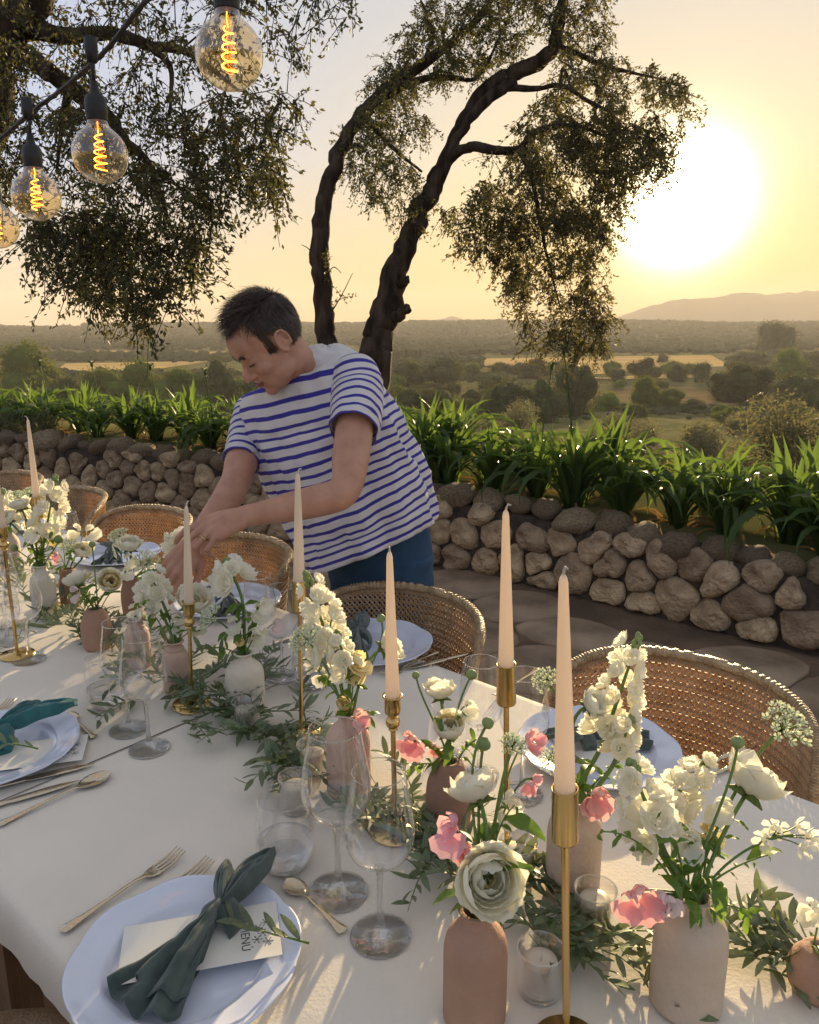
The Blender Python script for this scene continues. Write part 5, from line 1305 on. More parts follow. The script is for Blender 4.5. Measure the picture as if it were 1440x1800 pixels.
# slim pinkish vases
B_('ranunculus', 'rose', 342, 1046, 42, (.3, .25, .8), 'wide white ranunculus behind the grey-white candle', .05, 'white')
B_('stock', 'rose', 290, 1068, 26, (0, 0, 0, 262, 1004, 0), 'loose white stock spike left of the wide ranunculus', .02)
B_('sweetpea', 'rose', 300, 1096, 18, (-.2, .8, .3), 'white sweet pea at the mouth of the slim pinkish vase', 0, 'white')
B_('leafy', 'rose', 246, 1060, 30, (-.8, .2, .6), 'dark pointed leaves reaching left from the slim pinkish vase', 0)
B_('stock', 'back', 318, 972, 24, (0, 0, 0, 306, 936, 0), 'white stock at the man\'s fingertips', -.1)
B_('sweetpea', 'rose2', 238, 1068, 18, (.1, .9, .3), 'small white sweet pea over the vase behind the wine glass pair', 0, 'white', 1)
# round terracotta vase and its neighbours
B_('ranunculus', 'round', 193, 1020, 28, (.25, .75, .5), 'bowl-shaped ranunculus with yellow heart above the round vase', 0, 'cream', open_=4)
B_('ranunculus', 'round', 130, 1012, 28, (-.4, -.3, .7), 'white ranunculus seen from behind left of the round vase', .0, 'white')
B_('sweetpea', 'round', 134, 1040, 18, (-.2, .9, .1), 'pale pink sweet pea low beside the round vase', -.03, 'pale')
B_('bud', 'round', 162, 957, 6, (0, 0, 1), 'small green bud on a straight stem above the round vase', .02)
B_('sweetpea', 'round', 222, 1004, 15, (.5, .7, .4), 'small white sweet pea right of the yellow-hearted ranunculus', .02, 'white')
B_('leafy', 'round', 165, 1045, 22, (.1, .5, .8), 'tuft of green leaves in the mouth of the round vase', 0)
B_('ranunculus', 'back', 228, 950, 27, (.1, .2, .9), 'white ranunculus before the dark napkin of the left chair', 0, 'white')
B_('umbel', 'back', 205, 936, 18, (-.2, .4, .9), 'small grey-green lace flower left of the white ranunculus', .03)
B_('sweetpea', 'back', 228, 978, 17, (-.1, .9, .2), 'white sweet pea below the ranunculus of the brown back vase', -.01, 'white')
B_('umbel', 'back', 262, 985, 26, (.5, .4, .7), 'airy green lace flower between the man\'s hands and the left vases', 0)
B_('ranunculus', 'dusk', 146, 962, 25, (.2, .3, .8), 'creamy white ranunculus before the fully visible left chair', 0, 'white')
B_('sweetpea', 'dusk', 136, 930, 19, (-.3, .7, .6), 'white sweet pea with raised petals under the left chair back', .02, 'white')
B_('sweetpea', 'dusk', 158, 932, 18, (.4, .7, .5), 'second raised white sweet pea under the left chair back', .02, 'white')
B_('sweetpea', 'dusk', 98, 975, 15, (-.3, .9, .1), 'faded pink sweet pea left of the creamy ranunculus', .01, 'lilac')
B_('sweetpea', 'dusk', 100, 940, 17, (-.2, .8, .6), 'cream sweet pea between the stock and the raised sweet peas', 0, 'cream')
B_('umbel', 'dusk', 120, 955, 17, (0, .5, .8), 'small lace flower beside the creamy ranunculus', 0)
B_('stock', 'left', 78, 950, 30, (0, 0, 0, 98, 838, .02), 'tall white stock spike with green tip beside the left candle', .02, leaves=2)
B_('ranunculus', 'left', 32, 878, 25, (-.2, .1, .9), 'white ranunculus left of the thin brass candlestick', .02, 'white')
B_('ranunculus', 'left', 6, 906, 24, (-.3, .4, .7), 'white ranunculus cut by the left edge', 0, 'white')
B_('bud', 'left', 25, 963, 7, (-.6, .1, .6), 'spiky green bud low at the left edge', 0)
B_('bud', 'left', 103, 948, 8, (.4, .1, .9), 'round green bud right of the tall left stock', 0)
B_('leafy', 'left', 68, 958, 32, (-.1, .3, 1), 'bundle of green leaves above the beige vase at the left', 0)
B_('umbel', 'left', 48, 862, 17, (-.2, .4, .9), 'small lace flower above the left ranunculus', .1)
B_('stock', 'far', 4, 905, 22, (0, 0, 0, 6, 862, 0), 'white stock cut by the left edge behind the candle', 0)
B_('stock', 'rose', 268, 1050, 22, (0, 0, 0, 246, 1018, .03), 'short white stock behind the dark pointed leaves', .04)
B_('sweetpea', 'rose', 352, 1100, 17, (.5, .8, .2), 'white sweet pea between the thin candlestick and the slim vase', .0, 'white')
B_('sweetpea', 'left', 60, 935, 18, (-.3, .8, .4), 'white sweet pea low in front of the tall left stock', -.02, 'white')
B_('stock', 'left', 48, 930, 18, (0, 0, 0, 40, 888, .03), 'small white stock between the left ranunculus and the tall stock', .05)
B_('sweetpea', 'mid', 1002, 1372, 24, (-.4, .8, .2), 'white sweet pea against the cup of the largest candlestick', .03, 'white')
B_('sweetpea', 'brown', 826, 1240, 22, (.6, .7, .3), 'white sweet pea right of the cup-shaped ranunculus', .04, 'white')
B_('leafy', 'brown', 838, 1300, 26, (.7, .2, .5), 'thin leafy stem leaning right out of the brown vase', .02)
B_('sweetpea', 'pink', 566, 1182, 22, (-.3, .8, .3), 'white sweet pea under the flat greenish lace flower', .02, 'white')
B_('leafy', 'big', 1188, 1478, 36, (-.3, .5, .9), 'broad green leaf standing in the large beige vase', -.02)
B_('leafy', 'big', 1290, 1440, 34, (.4, .2, .9), 'feathery green stems behind the white ranunculus', .03)
B_('leafy', 'rose', 300, 1078, 24, (.1, .3, .9), 'green leaf tuft in the slim pinkish vase', .01)
B_('leafy', 'left', 92, 935, 26, (.3, .2, .9), 'green stems right of the tall left stock', .01)
B_('umbel', 'far', 30, 868, 16, (.1, .4, .9), 'lace flower behind the left taper candle', -.05)
B_('sweetpea', 'edge', 1436, 1600, 30, (-.6, .6, .5), 'white petal of a sweet pea entering at the right edge', 0, 'white')

# ------------------------------------------------------------------ the olive garland along the table
def sprig(p, a, L, n, label, grp, lift=.0, leaf=.045):
    root = thing('olive_sprig', label, 'olive sprig', p, 0, grp); m = MB(); r = rnd; pts = []
    cx = Vector((0, 0, .008)); d = a
    for i in range(9):
        pts.append(cx.copy()); d += r.gauss(0, .10); cx += Vector((math.cos(d), math.sin(d), 0))*L/8; cx.z = .008+lift*math.sin(i/8*math.pi)+r.uniform(0, .006)
    m.tube(pts, [.0018-.0013*i/8 for i in range(9)], 5); m.build('twig', M['stem'], root)
    for k in range(n):
        t = .1+.9*k/n*8/8.; i = min(7, int(t*8)); q = pts[i].lerp(pts[i+1], t*8-i); dd = (pts[i+1]-pts[i]).normalized(); an = math.atan2(dd.y, dd.x)+(1 if k % 2 else -1)*r.uniform(.35, 1.0)
        el = r.uniform(-.02, .8); put_leaf(root, 'olive', q+Vector((0, 0, .002)), (math.cos(an)*math.cos(el), math.sin(an)*math.cos(el), math.sin(el)), leaf*r.uniform(.65, 1.15), r.uniform(-.7, .7))
GPATH = [(1560, 1730), (1440, 1712), (1290, 1690), (1100, 1668), (960, 1620), (860, 1560), (760, 1490), (690, 1440), (590, 1390), (500, 1320), (440, 1265), (350, 1235), (270, 1185), (170, 1120), (100, 1075), (30, 1010)]
gp = [tb(u, v) for u, v in GPATH]; gs = spline([tuple(p) for p in gp], 5)
SEC = [(14, 'at the lower right corner beside the large beige vase'), (30, 'around the votives behind the terracotta vase'), (46, 'beside the pinkish vase and the front votives'), (60, 'heaped under the cream bottle vase'), (99, 'in the left greenery around the round terracotta vase')]
for i in range(1, len(gs)-1):
    sec = next(l for k, l in SEC if i <= k); p = Vector(gs[i]); d = (Vector(gs[i+1])-p).normalized(); nn = Vector((-d.y, d.x, 0))
    thick = 3 if i > 44 else (2 if i > 14 else 1); wid = .05 if i > 44 else (.03 if i > 14 else .016)
    for k in range(thick if i % 2 else max(1, thick-1)):
        q = p+nn*rnd.gauss(0, wid)+d*rnd.uniform(-.03, .03)
        sprig(q, math.atan2(d.y, d.x)+rnd.choice((0, 3.14))+rnd.gauss(0, .5), rnd.uniform(.10, .17), rnd.randint(11, 15), 'olive sprig in the garland '+sec, 'olive sprigs '+sec, rnd.uniform(0, .03)+(.02 if i > 50 else 0), .042)
sprig(tb(545, 1690)+Vector((0, 0, .02)), 2.9, .12, 7, 'olive sprig lying over the rim of the foreground plate', None, .01, .04)
sprig(tb(70, 1340)+Vector((0, 0, .02)), 3.4, .09, 7, 'olive sprig lying on the left plate in front of the teal napkin', None, .01, .035)
# ================================================================== STRING LIGHTS
M['rubber'] = mat('black_rubber', (.012, .011, .011), None, .5, 30, .2, 100)
M['amber_glass'] = glass_mat('amber_glass', (.95, .80, .54), .75, .10)
def emit(name, col, st):
    mt = bpy.data.materials.new(name); mt.use_nodes = True; b = mt.node_tree.nodes['Principled BSDF']; b.inputs['Base Color'].default_value = (*col, 1)
    b.inputs['Emission Color'].default_value = (*col, 1); b.inputs['Emission Strength'].default_value = st; return mt
M['glow'] = emit('glowing_filament', (1.0, .33, .035), 5.5)
def lights():
    cp = [(1700, -900, .8), (1100, -560, .85), (700, -300, .95), (403, -92, 1.10), (265, -6, 1.25), (190, 84, 1.38), (120, 148, 1.49), (57, 196, 1.60), (0, 244, 1.72), (-70, 300, 1.95), (-120, 380, 3.2), (-60, 330, 4.55)]
    pts = spline([tuple(at(*p)) for p in cp], 8); o0 = Vector(pts[0])
    root = thing('string_light_cable', 'black outdoor light cable sagging across the upper left corner', 'cable', o0); m = MB()
    m.tube([Vector(p)-o0 for p in pts], .0042, 8); m.build('cable', M['rubber'], root)
    m = MB(); m.tube([Vector(p)-o0+Vector((math.sin(i*1.1)*.004, 0, math.cos(i*1.1)*.004)) for i, p in enumerate(spline(pts[16:80], 3))], .0022, 6); m.build('twisted_wire', M['rubber'], root)
    for (u, v, zc, ju, jv, lab) in ((403, 95, 1.11, 403, -92, 'largest glowing globe bulb hanging at the top of the sky'), (176, 272, 1.385, 176, 96, 'glowing globe bulb hanging second from the largest'),
                                    (64, 345, 1.60, 57, 196, 'smaller glowing globe bulb third along the cable'), (-6, 398, 1.78, -10, 252, 'globe bulb cut by the left edge of the photo')):
        c = at(u, v, zc); r = thing('globe_light_bulb', lab, 'light bulb', c, u*.1, 'globe bulbs on the string light'); H = at(ju, jv, zc).z-c.z
        prof = [(0, -.0475)]+[(.0475*math.sin(t), -.0475*math.cos(t)) for t in np.linspace(.15, 2.5, 24)]+[(.0232, .0425), (.0195, .0465), (.0172, .051), (.0160, .060)]
        m = MB(); m.lathe(prof, 44); m.build('glass_globe', M['amber_glass'], r)
        m = MB(); co = [(0.0105*math.sin(t)*(.55+.45*math.sin(t*.055)), .0105*math.cos(t)*(.55+.45*math.sin(t*.055)), .034-.0019*t) for t in np.linspace(0, 31, 190)]
        m.tube(co, .00095, 6); m.tube([(0, 0, .060), (.002, 0, .045), (0, 0, .034)], .0008, 5); m.build('filament', M['glow'], r)
        m = MB(); m.lathe([(.007, .066), (.004, .056), (.003, .03), (.0022, -.02), (0, -.022)], 12); m.build('glass_stem', M['amber_glass'], r)
        m = MB(); m.lathe([(0, .0535), (.0165, .0535), (.0178, .057), (.0178, .064), (.0190, .067), (.0185, .088), (.0150, .095), (.0085, .099), (.006, .118), (0, .119)], 24); m.build('socket', M['rubber'], r)
        m = MB(); top = H+.006 if H > .13 else .16; m.tube([(0, 0, .11), (.002, 0, (top+.11)/2), (0, 0, top)], .0034, 7); m.lathe([(0, top-.034), (.0085, top-.030), (.0115, top-.012), (.011, top+.008), (0, top+.012)], 14); m.build('drop_cord', M['rubber'], r)
lights()

# ================================================================== THE MAN
M['skin'] = mat('skin', (.50, .265, .175), (.42, .21, .135), .5, 25, .12, 260, sss=.18)
M['lip'] = mat('lip', (.33, .12, .09), None, .45)
M['teeth'] = mat('teeth', (.7, .66, .58), None, .3)
M['hair'] = mat('dark_hair', (.048, .026, .015), (.018, .010, .006), .42, 60, trans=.18, tcol=(.30, .13, .04))
M['denim'] = mat('blue_denim', (.03, .085, .16), (.018, .055, .11), .9, 14, .4, 500, detail=8)
M['shoe'] = mat('canvas_shoe', (.5, .48, .44), None, .8)
def shirt_mat():
    mt = mat('striped_cotton', (.82, .79, .78), (.76, .73, .73), .9, 20, .3, 500, trans=.22, tcol=(.75, .68, .62)); nt = mt.node_tree; N = nt.nodes; L = nt.links
    at_ = N.new('ShaderNodeAttribute'); at_.attribute_name = 'stripe'
    def m(op, a, b):
        x = N.new('ShaderNodeMath'); x.operation = op
        if hasattr(a, 'links'): L.new(a, x.inputs[0])
        else: x.inputs[0].default_value = a
        x.inputs[1].default_value = b; return x.outputs[0]
    fr = m('FRACT', at_.outputs['Fac'], 1.0); band = m('MULTIPLY', m('LESS_THAN', fr, .34), 1.0)
    pos = m('GREATER_THAN', at_.outputs['Fac'], .0); both = N.new('ShaderNodeMath'); both.operation = 'MULTIPLY'; L.new(band, both.inputs[0]); L.new(pos, both.inputs[1])
    mx = N.new('ShaderNodeMix'); mx.data_type = 'RGBA'; L.new(both.outputs[0], mx.inputs['Factor']); b = N['Principled BSDF']; src = b.inputs['Base Color'].links[0].from_socket
    L.new(src, mx.inputs['A']); mx.inputs['B'].default_value = (.05, .038, .36, 1); L.new(mx.outputs['Result'], b.inputs['Base Color'])
    return mt
M['shirt'] = shirt_mat()
def shell(rows, vals, name, parent, mt, n_sub=1, thick=.003):
    m = MB(); m.grid(rows, True); me = m.mesh(name, mt); a = me.attributes.new('stripe', 'FLOAT', 'POINT'); a.data.foreach_set('value', vals)
    o = link(name, me, parent); s = o.modifiers.new('thickness', 'SOLIDIFY'); s.thickness = thick; s.offset = -1; return o
def make_man():
    foot = Vector((-.09, 2.37, 0)); root = thing('person', 'man in a striped t-shirt and jeans leaning over the table to arrange flowers', 'person', foot); O = foot
    # ---------------- shirt
    PITCH_S = .0272
    rings = [(556, 995, 2.44, 757, 922, 2.22, .150), (538, 955, 2.44, 750, 880, 2.20, .150), (517, 910, 2.43, 737, 835, 2.17, .148), (492, 858, 2.41, 719, 790, 2.15, .146), (467, 808, 2.39, 700, 748, 2.13, .144),
             (446, 765, 2.38, 682, 712, 2.12, .140), (434, 735, 2.37, 668, 682, 2.11, .132), (437, 712, 2.36, 655, 655, 2.10, .118), (452, 696, 2.34, 636, 633, 2.11, .105), (470, 688, 2.30, 604, 619, 2.14, .094), (478, 681, 2.27, 580, 612, 2.16, .084), (482, 676, 2.26, 573, 609, 2.17, .078)]
    rr = spline([tuple(map(float, r)) for r in rings], 7); rows = []; vals = []; K = 64; dist = 0; prev = None
    spine_up = None
    cen = [(at(a, b, c)+at(d, e, f))/2 for a, b, c, d, e, f, g in rr]
    tot = sum((cen[i+1]-cen[i]).length for i in range(len(cen)-1))
    for i, (a, b, c, d, e, f, g) in enumerate(rr):
        Lp, Rp = at(a, b, c), at(d, e, f); ce = (Lp+Rp)/2; ax = (Rp-Lp)/2; up = (cen[min(len(cen)-1, i+1)]-cen[max(0, i-1)]).normalized(); fw = up.cross(ax).normalized()*g
        if fw.y > 0: fw = -fw
        if i: dist += (ce-cen[i-1]).length
        t = i/(len(rr)-1); row = []
        for k in range(K):
            an = 2*math.pi*k/K; cx, sy = math.cos(an), math.sin(an); cx = math.copysign(abs(cx)**.88, cx); sy = math.copysign(abs(sy)**.9, sy)
            low = max(0, 1-t*1.35); fold = noise.noise(Vector((cx*3.2+1, sy*3.2, t*2.2+cx*1.3)))*.026*(.3+low)+math.sin(cx*9+sy*4+t*7)*.006*low+noise.noise(Vector((cx*6, sy*6, t*7+cx*2)))*.018*(1.1-t)+abs(noise.noise(Vector((cx*3+t*5, sy*3, t*9-cx*4))))*-.024
            p = ce+ax*cx*(1+.0)+fw*sy; dirn = (ax.normalized()*cx+fw.normalized()*sy); row.append(p+dirn*fold+up*(-.010*sy*low)-O)
            vals.append((tot-dist-.055)/PITCH_S+noise.noise(Vector((cx*2, sy*2, t*3)))*.15)
        rows.append(row)
    shell(rows, vals, 'shirt', root, M['shirt'])
    cr = [Vector(p) for p in rows[-1]]; m = MB(); m.tube(cr, .0055, 8, closed=True); me = m.mesh('collar', M['shirt']); a = me.attributes.new('stripe', 'FLOAT', 'POINT'); a.data.foreach_set('value', [-1.0]*len(me.vertices)); link('collar', me, root)
    def sleeve(pts):                                  # u, v, zc, radius across, radius deep, tilt of the cuff
        sp = spline([tuple(map(float, p)) for p in pts], 7); rows = []; vals = []; D = 0; C = [at(*p[:3]) for p in sp]; T = sum((C[i+1]-C[i]).length for i in range(len(C)-1))
        for i, p in enumerate(sp):
            if i: D += (C[i]-C[i-1]).length
            d = (C[min(len(C)-1, i+1)]-C[max(0, i-1)]).normalized(); x = Vector((1, 0, 0)); x = (x-d*x.dot(d)).normalized(); y = d.cross(x); row = []
            for k in range(40):
                an = 2*math.pi*k/40; f = 1+.05*noise.noise(Vector((math.cos(an)*2, math.sin(an)*2, i*.25+p[0])))*(i/len(sp)*2); row.append(C[i]+x*math.cos(an)*p[3]*f+y*math.sin(an)*p[4]*f-O); vals.append((T-D)/PITCH_S+.12)
            rows.append(row)
        shell(rows, vals, 'sleeve', root, M['shirt'])
    sleeve([(618, 640, 2.13, .045, .05), (622, 655, 2.12, .066, .075), (628, 690, 2.10, .071, .08), (627, 725, 2.06, .068, .074), (622, 757, 2.02, .062, .068)])
    sleeve([(452, 702, 2.36, .04, .05), (446, 720, 2.36, .054, .065), (438, 755, 2.33, .056, .066), (430, 790, 2.29, .053, .062), (424, 812, 2.26, .052, .060)])
    # ---------------- jeans and shoes
    es = Vector((.81, -.58, 0)).normalized(); fv = Vector((-.58, -.81, 0)).normalized(); pel = Vector((-.092, 2.33, 0)); m = MB(); rows = []
    for z, w, b, dx in ((1.02, .150, .105, -.01), (.96, .168, .118, 0), (.90, .176, .125, 0), (.84, .178, .125, .0), (.79, .172, .118, 0)):
        rows.append([pel+es*math.cos(2*math.pi*k/36)*w+fv*math.sin(2*math.pi*k/36)*b+Vector((0, 0, z))-O for k in range(36)])
    m.grid([list(reversed(r)) for r in rows], True)
    for s in (-1, 1):
        st = pel+es*s*.086; q = [(0, .88, .094), (0, .78, .094), (.004, .66, .083), (.012, .50, .066), (.008, .40, .064), (0, .25, .062), (0, .08, .060)]; sp = spline([(a_, b_, c_) for a_, b_, c_ in q], 5)
        m.tube([st+fv*a_+Vector((0, 0, b_))-O for a_, b_, c_ in sp], [c_*(1+.03*math.sin(i*1.7)) for i, (a_, b_, c_) in enumerate(sp)], 24)
    m.build('jeans', M['denim'], root)
    for s in (-1, 1):
        st = pel+es*s*.088; m = MB(); m.tube([st-fv*.06+Vector((0, 0, .045))-O, st+Vector((0, 0, .05))-O, st+fv*.08+Vector((0, 0, .04))-O, st+fv*.17+Vector((0, 0, .03))-O, st+fv*.20+Vector((0, 0, .025))-O], [.032, .044, .042, .030, .012], 14); m.build('shoe', M['shoe'], root)
    # ---------------- body: overlapping forms fused into one skin
    b = MB(); HO = at(470, 598, 2.08); h = Vector((-.87, -.49, 0)).normalized(); pit = R(38); F = h*math.cos(pit)+Vector((0, 0, -math.sin(pit))); U = h*math.sin(pit)+Vector((0, 0, math.cos(pit))); Lf = U.cross(F).normalized()
    HB = Matrix((Lf, F, U)).transposed()
    def H(x, y, z): return HO+HB @ Vector((x, y, z))-O
    def ell(c, r, nu=20, nv=14, rot=None):
        rows = []
        for j in range(nv+1):
            th = math.pi*j/nv; row = []
            for k in range(nu):
                a = 2*math.pi*k/nu; p = Vector((math.sin(th)*math.cos(a)*r[0], math.sin(th)*math.sin(a)*r[1], -math.cos(th)*r[2]))
                if rot: p = rot @ p
                row.append(H(*(p+Vector(c))))
            rows.append(row)
        b.grid(rows, True)
    ell((0, -.012, .026), (.075, .097, .090), 28, 20); ell((0, .026, -.030), (.061, .066, .082), 26, 18); ell((0, .032, -.078), (.051, .056, .044)); ell((0, .071, -.104), (.022, .020, .019))
    ell((0, .066, .030), (.050, .032, .048)); ell((0, .080, .008), (.046, .013, .010))
    for s in (-1, 1):
        ell((s*.037, .057, -.038), (.024, .026, .022)); ell((s*.029, .071, -.010), (.0145, .0135, .012)); ell((s*.012, .094, -.046), (.0085, .010, .0075)); ell((s*.045, .020, -.075), (.016, .036, .026))
        er = Matrix.Rotation(s*.35, 3, 'Z') @ Matrix.Rotation(-.18, 3, 'X'); ell((s*.077, -.007, -.010), (.0038, .014, .025), rot=er); ell((s*.076, -.006, -.034), (.005, .010, .010))
        b.tube([H(s*.083+s*.003*math.sin(t), -.011+.0185*math.cos(t), -.008+.029*math.sin(t)) for t in np.linspace(-1.2, 3.9, 12)],   .0046, 6)
    b.tube([H(0, .082, .004), H(0, .094, -.018), H(0, .107, -.036), H(0, .108, -.044), H(0, .096, -.048)], [.0075, .0085, .0115, .0115, .007], 12)
    ell((0, .086, -.064), (.026, .012, .006)); ell((0, .083, -.080), (.021, .012, .0065)); ell((0, .078, -.072), (.030, .010, .016))
    nb = at(545, 655, 2.21)-O
    b.tube([H(0, -.03, -.03), H(0, -.022, -.085), nb*.5+H(0, -.02, -.09)*.5, nb, at(560, 700, 2.25)-O], [.052, .055, .058, .070, .085], 24)
    def limb(pts, n=20): 
        sp = spline([tuple(map(float, p)) for p in pts], 5); b.tube([at(*p[:3])-O for p in sp], [p[3] for p in sp], n)
    # slim core inside the clothes, hips and legs
    limb([(552, 690, 2.24, .085), (556, 740, 2.25, .11), (575, 800, 2.27, .115), (606, 860, 2.31, .095), (618, 890, 2.34, .08)])
    b.tube([at(462, 720, 2.35)-O, at(550, 695, 2.24)-O, at(622, 672, 2.13)-O], [.040, .07, .045], 16)
    for s in (-1, 1):
        st = pel+es*s*.085-O; b.tube([st+Vector((0, 0, .86)), st+Vector((0, 0, .66)), st+Vector((0, 0, .46)), st+Vector((0, 0, .3)), st+Vector((0, 0, .06))], [.065, .062, .048, .048, .036], 14)
    limb([(628, 682, 2.12, .050), (626, 720, 2.08, .052), (622, 765, 2.02, .049), (616, 810, 1.98, .047), (612, 845, 1.95, .041), (598, 868, 1.93, .0405), (560, 880, 1.915, .040), (520, 889, 1.90, .037), (478, 898, 1.885, .031), (445, 905, 1.875, .027), (428, 908, 1.87, .0265)])
    limb([(446, 730, 2.36, .044), (434, 775, 2.30, .046), (424, 812, 2.25, .046), (416, 842, 2.21, .042), (404, 868, 2.17, .042), (388, 892, 2.13, .038), (368, 920, 2.08, .034), (352, 945, 2.04, .028), (345, 956, 2.02, .026)])
    tips = {}
    def hand(W, d, back, thumb, curls, spread=.2, k=1.0, tag_=''):
        W = Vector(W); d = d.normalized(); back = (back-d*back.dot(d)).normalized(); s = (thumb-d*thumb.dot(d)-back*thumb.dot(back)).normalized()
        b.tube([W-d*.02, W+d*.015*k, W+d*.05*k], [.026, .027, .027], 14)
        fl = [(.030, .092, (.042, .026, .021), .0088), (.010, .097, (.047, .030, .022), .0092), (-.011, .092, (.043, .028, .021), .0088), (-.030, .082, (.034, .021, .019), .0078)]
        for i, (off, kn, seg, rad) in enumerate(fl):
            a = W+s*off*.55+d*.012; kp = W+s*off*k+d*kn*k+back*.002*(1.5-abs(i-1.2)); b.tube([a, (a+kp)/2+back*.003, kp], [.016*k, .0155*k, .0118*k], 12)
            cur = kp; ang = 0; sd = spread*(1.4-i)*.35; pts = [kp-d*.01*k, kp]; rads = [rad*1.15*k, rad*1.12*k]
            for j, (l, c) in enumerate(zip(seg, curls[i])):
                ang += c; dr = (d*math.cos(sd)+s*math.sin(sd))*math.cos(ang)-back*math.sin(ang); cur = cur+dr*l*k
                pts.append(cur-dr*l*k*.45); pts.append(cur.copy()); q = rad*k*(1-.08*j); rads += [q*.94, q*(1.0 if j < 2 else .72)]
            b.tube(pts, rads, 12); tips[tag_+str(i)] = (pts[2], pts[3]-pts[1], rad*k)
        t0 = W+s*.014+d*.018-back*.006; t1 = W+s*.044*k+d*.05*k-back*.018; t2 = t1+(d*.75+s*.35-back*.25).normalized()*.033*k; t3 = t2+(d*.92-s*.15-back*.35).normalized()*.026*k
        b.tube([t0, (t0+t1)/2, t1, t2, t3], [.017*k, .0165*k, .0125*k, .0105*k, .0075*k], 12)
    wl = at(430, 908, 1.87)-O
    hand(wl, Vector((-.85, -.42, -.26)), Vector((-.15, -.62, .77)), Vector((-.25, .7, .55)), [(.25, .45, .3), (.45, .7, .4), (.6, .9, .5), (.7, 1.0, .5)], .25, 1.02, 'L')
    wr_ = at(347, 953, 2.02)-O
    hand(wr_, Vector((-.50, -.45, -.62)), Vector((.2, -.75, .45)), Vector((.75, .2, -.3)), [(.3, .45, .25), (.35, .5, .3), (.45, .6, .3), (.55, .7, .3)], .15, 1.0, 'R')
    me = b.mesh('body', M['skin']); tmp = bpy.data.objects.new('tmp_body', me); sc.collection.objects.link(tmp)
    r_ = tmp.modifiers.new('remesh', 'REMESH'); r_.mode = 'VOXEL'; r_.voxel_size = .0036; r_.use_smooth_shade = True
    sm = tmp.modifiers.new('smooth', 'SMOOTH'); sm.factor = .5; sm.iterations = 3
    dg = bpy.context.evaluated_depsgraph_get(); me2 = bpy.data.meshes.new_from_object(tmp.evaluated_get(dg)); bpy.data.objects.remove(tmp)
    me2.name = 'body'; me2.polygons.foreach_set('use_smooth', [True]*len(me2.polygons)); body = link('body', me2, root)
    # face details
    m = MB()
    for s in (-1, 1):
        for k in range(26):
            t = k/25; x = s*(.012+.034*t); y = .0825+.0145*math.sqrt(max(0, 1-(x/.053)**2)); z = .011+.006*math.sin(t*2.6); m.tube([H(x, y, z-.003), H(x+s*.004, y-.0005, z+.003+.002*(1-t))], [.0017, .0006], 3)
    tag(m.build('eyebrow', M['hair'], root), kind='stuff')
    for s in (-1, 1):
        m = MB(); m.tube([H(s*(.017+.025*t), .0865-.011*t*t+.0015*math.sin(t*3.14), -.0145-.002*math.sin(t*3.14)) for t in np.linspace(0, 1, 9)], [.0006, .0016, .0022, .0024, .0024, .0024, .0022, .0016, .0006], 5); m.build('eyelashes', M['hair'], root)
    m = MB(); m.tube([H(x, .0975-.012*(x/.026)**2, -.0715+.006*(abs(x)/.026)**1.6) for x in np.linspace(-.026, .026, 13)], [.0006]+[.0017]*11+[.0006], 6); m.build('mouth_line', M['lip'], root)
    m = MB(); m.tube([H(x, .0955-.012*(x/.02)**2, -.0795+.004*(abs(x)/.02)**1.6) for x in np.linspace(-.019, .019, 11)], [.001]+[.0042]*9+[.001], 8); m.build('lower_lip', M['lip'], root)
    # hair: a scalp cap and thousands of strands
    rg = random.Random(4); m = MB(); st = MB()
    def hairy(x, y, z):
        ax = abs(x)
        if y > .035: return z > .078+.10*max(0, y-.055)-.012*max(0, 1-ax/.03)+.22*max(0, ax-.03)*(y > .05)
        if y > .012: return z > .020+(.010 if ax > .05 else .03) or (ax > .055 and y < .034 and z > -.022)
        if y > -.032 and ax > .055: return z > .020
        return z > -.072
    C0 = Vector((0, -.012, .026)); RA = (.0775, .0995, .0925); rows = []; ids = {}
    nu, nv = 72, 48; grid = {}
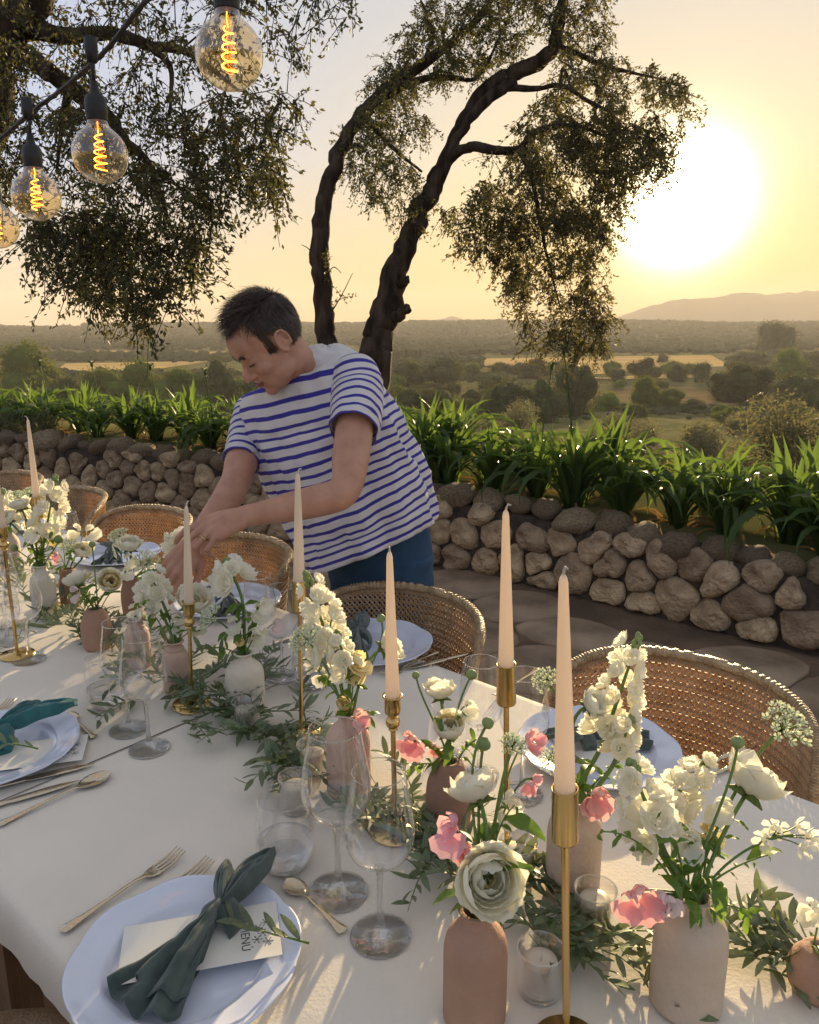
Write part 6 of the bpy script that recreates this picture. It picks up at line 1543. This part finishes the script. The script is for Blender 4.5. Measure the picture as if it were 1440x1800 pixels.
    for j in range(nv+1):
        th = math.pi*j/nv
        for k in range(nu):
            a = 2*math.pi*k/nu; q = Vector((math.sin(th)*math.cos(a), math.sin(th)*math.sin(a), math.cos(th))); top = max(0, q.z); e = 1+.10*top*(.6+.4*q.y)+.03*noise.noise(q*5); p = C0+Vector((q.x*RA[0], q.y*RA[1], q.z*RA[2]))*e
            grid[(j, k)] = (p, hairy(*(C0+Vector((q.x*RA[0], q.y*RA[1], q.z*RA[2])))))
    vs = []; idx = {}
    for j in range(nv):
        for k in range(nu):
            c = [(j, k), (j, (k+1) % nu), (j+1, (k+1) % nu), (j+1, k)]
            if all(grid[x][1] for x in c):
                f = []
                for x in c:
                    if x not in idx: idx[x] = len(m.v); m.v.append(tuple(H(*grid[x][0])))
                    f.append(idx[x])
                m.f.append(tuple(reversed(f))); m.mi.append(0)
    m.build('hair', M['hair'], root)
    n = 0
    while n < 5200:
        q = Vector((rg.gauss(0, 1), rg.gauss(0, 1), rg.gauss(0, 1))).normalized(); p = C0+Vector((q.x*RA[0], q.y*RA[1], q.z*RA[2]))
        if not hairy(*p): continue
        n += 1; top = max(0, min(1, (q.z-.2)*1.6)); e = 1+.09*max(0, q.z); p0 = C0+(p-C0)*e*.985
        L_ = .011+.024*top*rg.uniform(.5, 1.25)+(.018 if rg.random() < .06 and top > .3 else 0); comb = Vector((rg.gauss(0, .25)-.1, .55*top-.15, -.9*(1-top)+.35*top)); comb = (comb-q*comb.dot(q)*.7).normalized(); dr = (q*(.12+.22*top)+comb*(.9-.1*top)+Vector((rg.gauss(0, .16), rg.gauss(0, .16), rg.gauss(0, .16)))).normalized()
        pts = [p0, p0+dr*L_*.5+q*.002*top, p0+dr*L_*.85+comb*L_*.15-q*L_*.12*top, p0+dr*L_+comb*L_*.35-q*L_*.3*top]; sd = dr.cross(q).normalized()*.00075
        rows = [[H(*(x-sd*w)), H(*(x+sd*w))] for x, w in zip(pts, (1, .9, .7, .15))]; st.grid(rows)
    tag(st.build('hair_strands', M['hair'], root, smooth=False), kind='stuff')
    # ring on the left hand
    c, d, rad = tips['L2']; B = basis(d); m = MB(); m.tube([Vector(c)*1.0-Vector(d)*.25+B @ Vector((math.cos(a)*rad*1.13, math.sin(a)*rad*1.13, 0)) for a in np.linspace(0, 2*math.pi, 18, endpoint=False)], .0016, 6, closed=True); m.build('ring', M['brass'], root)
make_man()
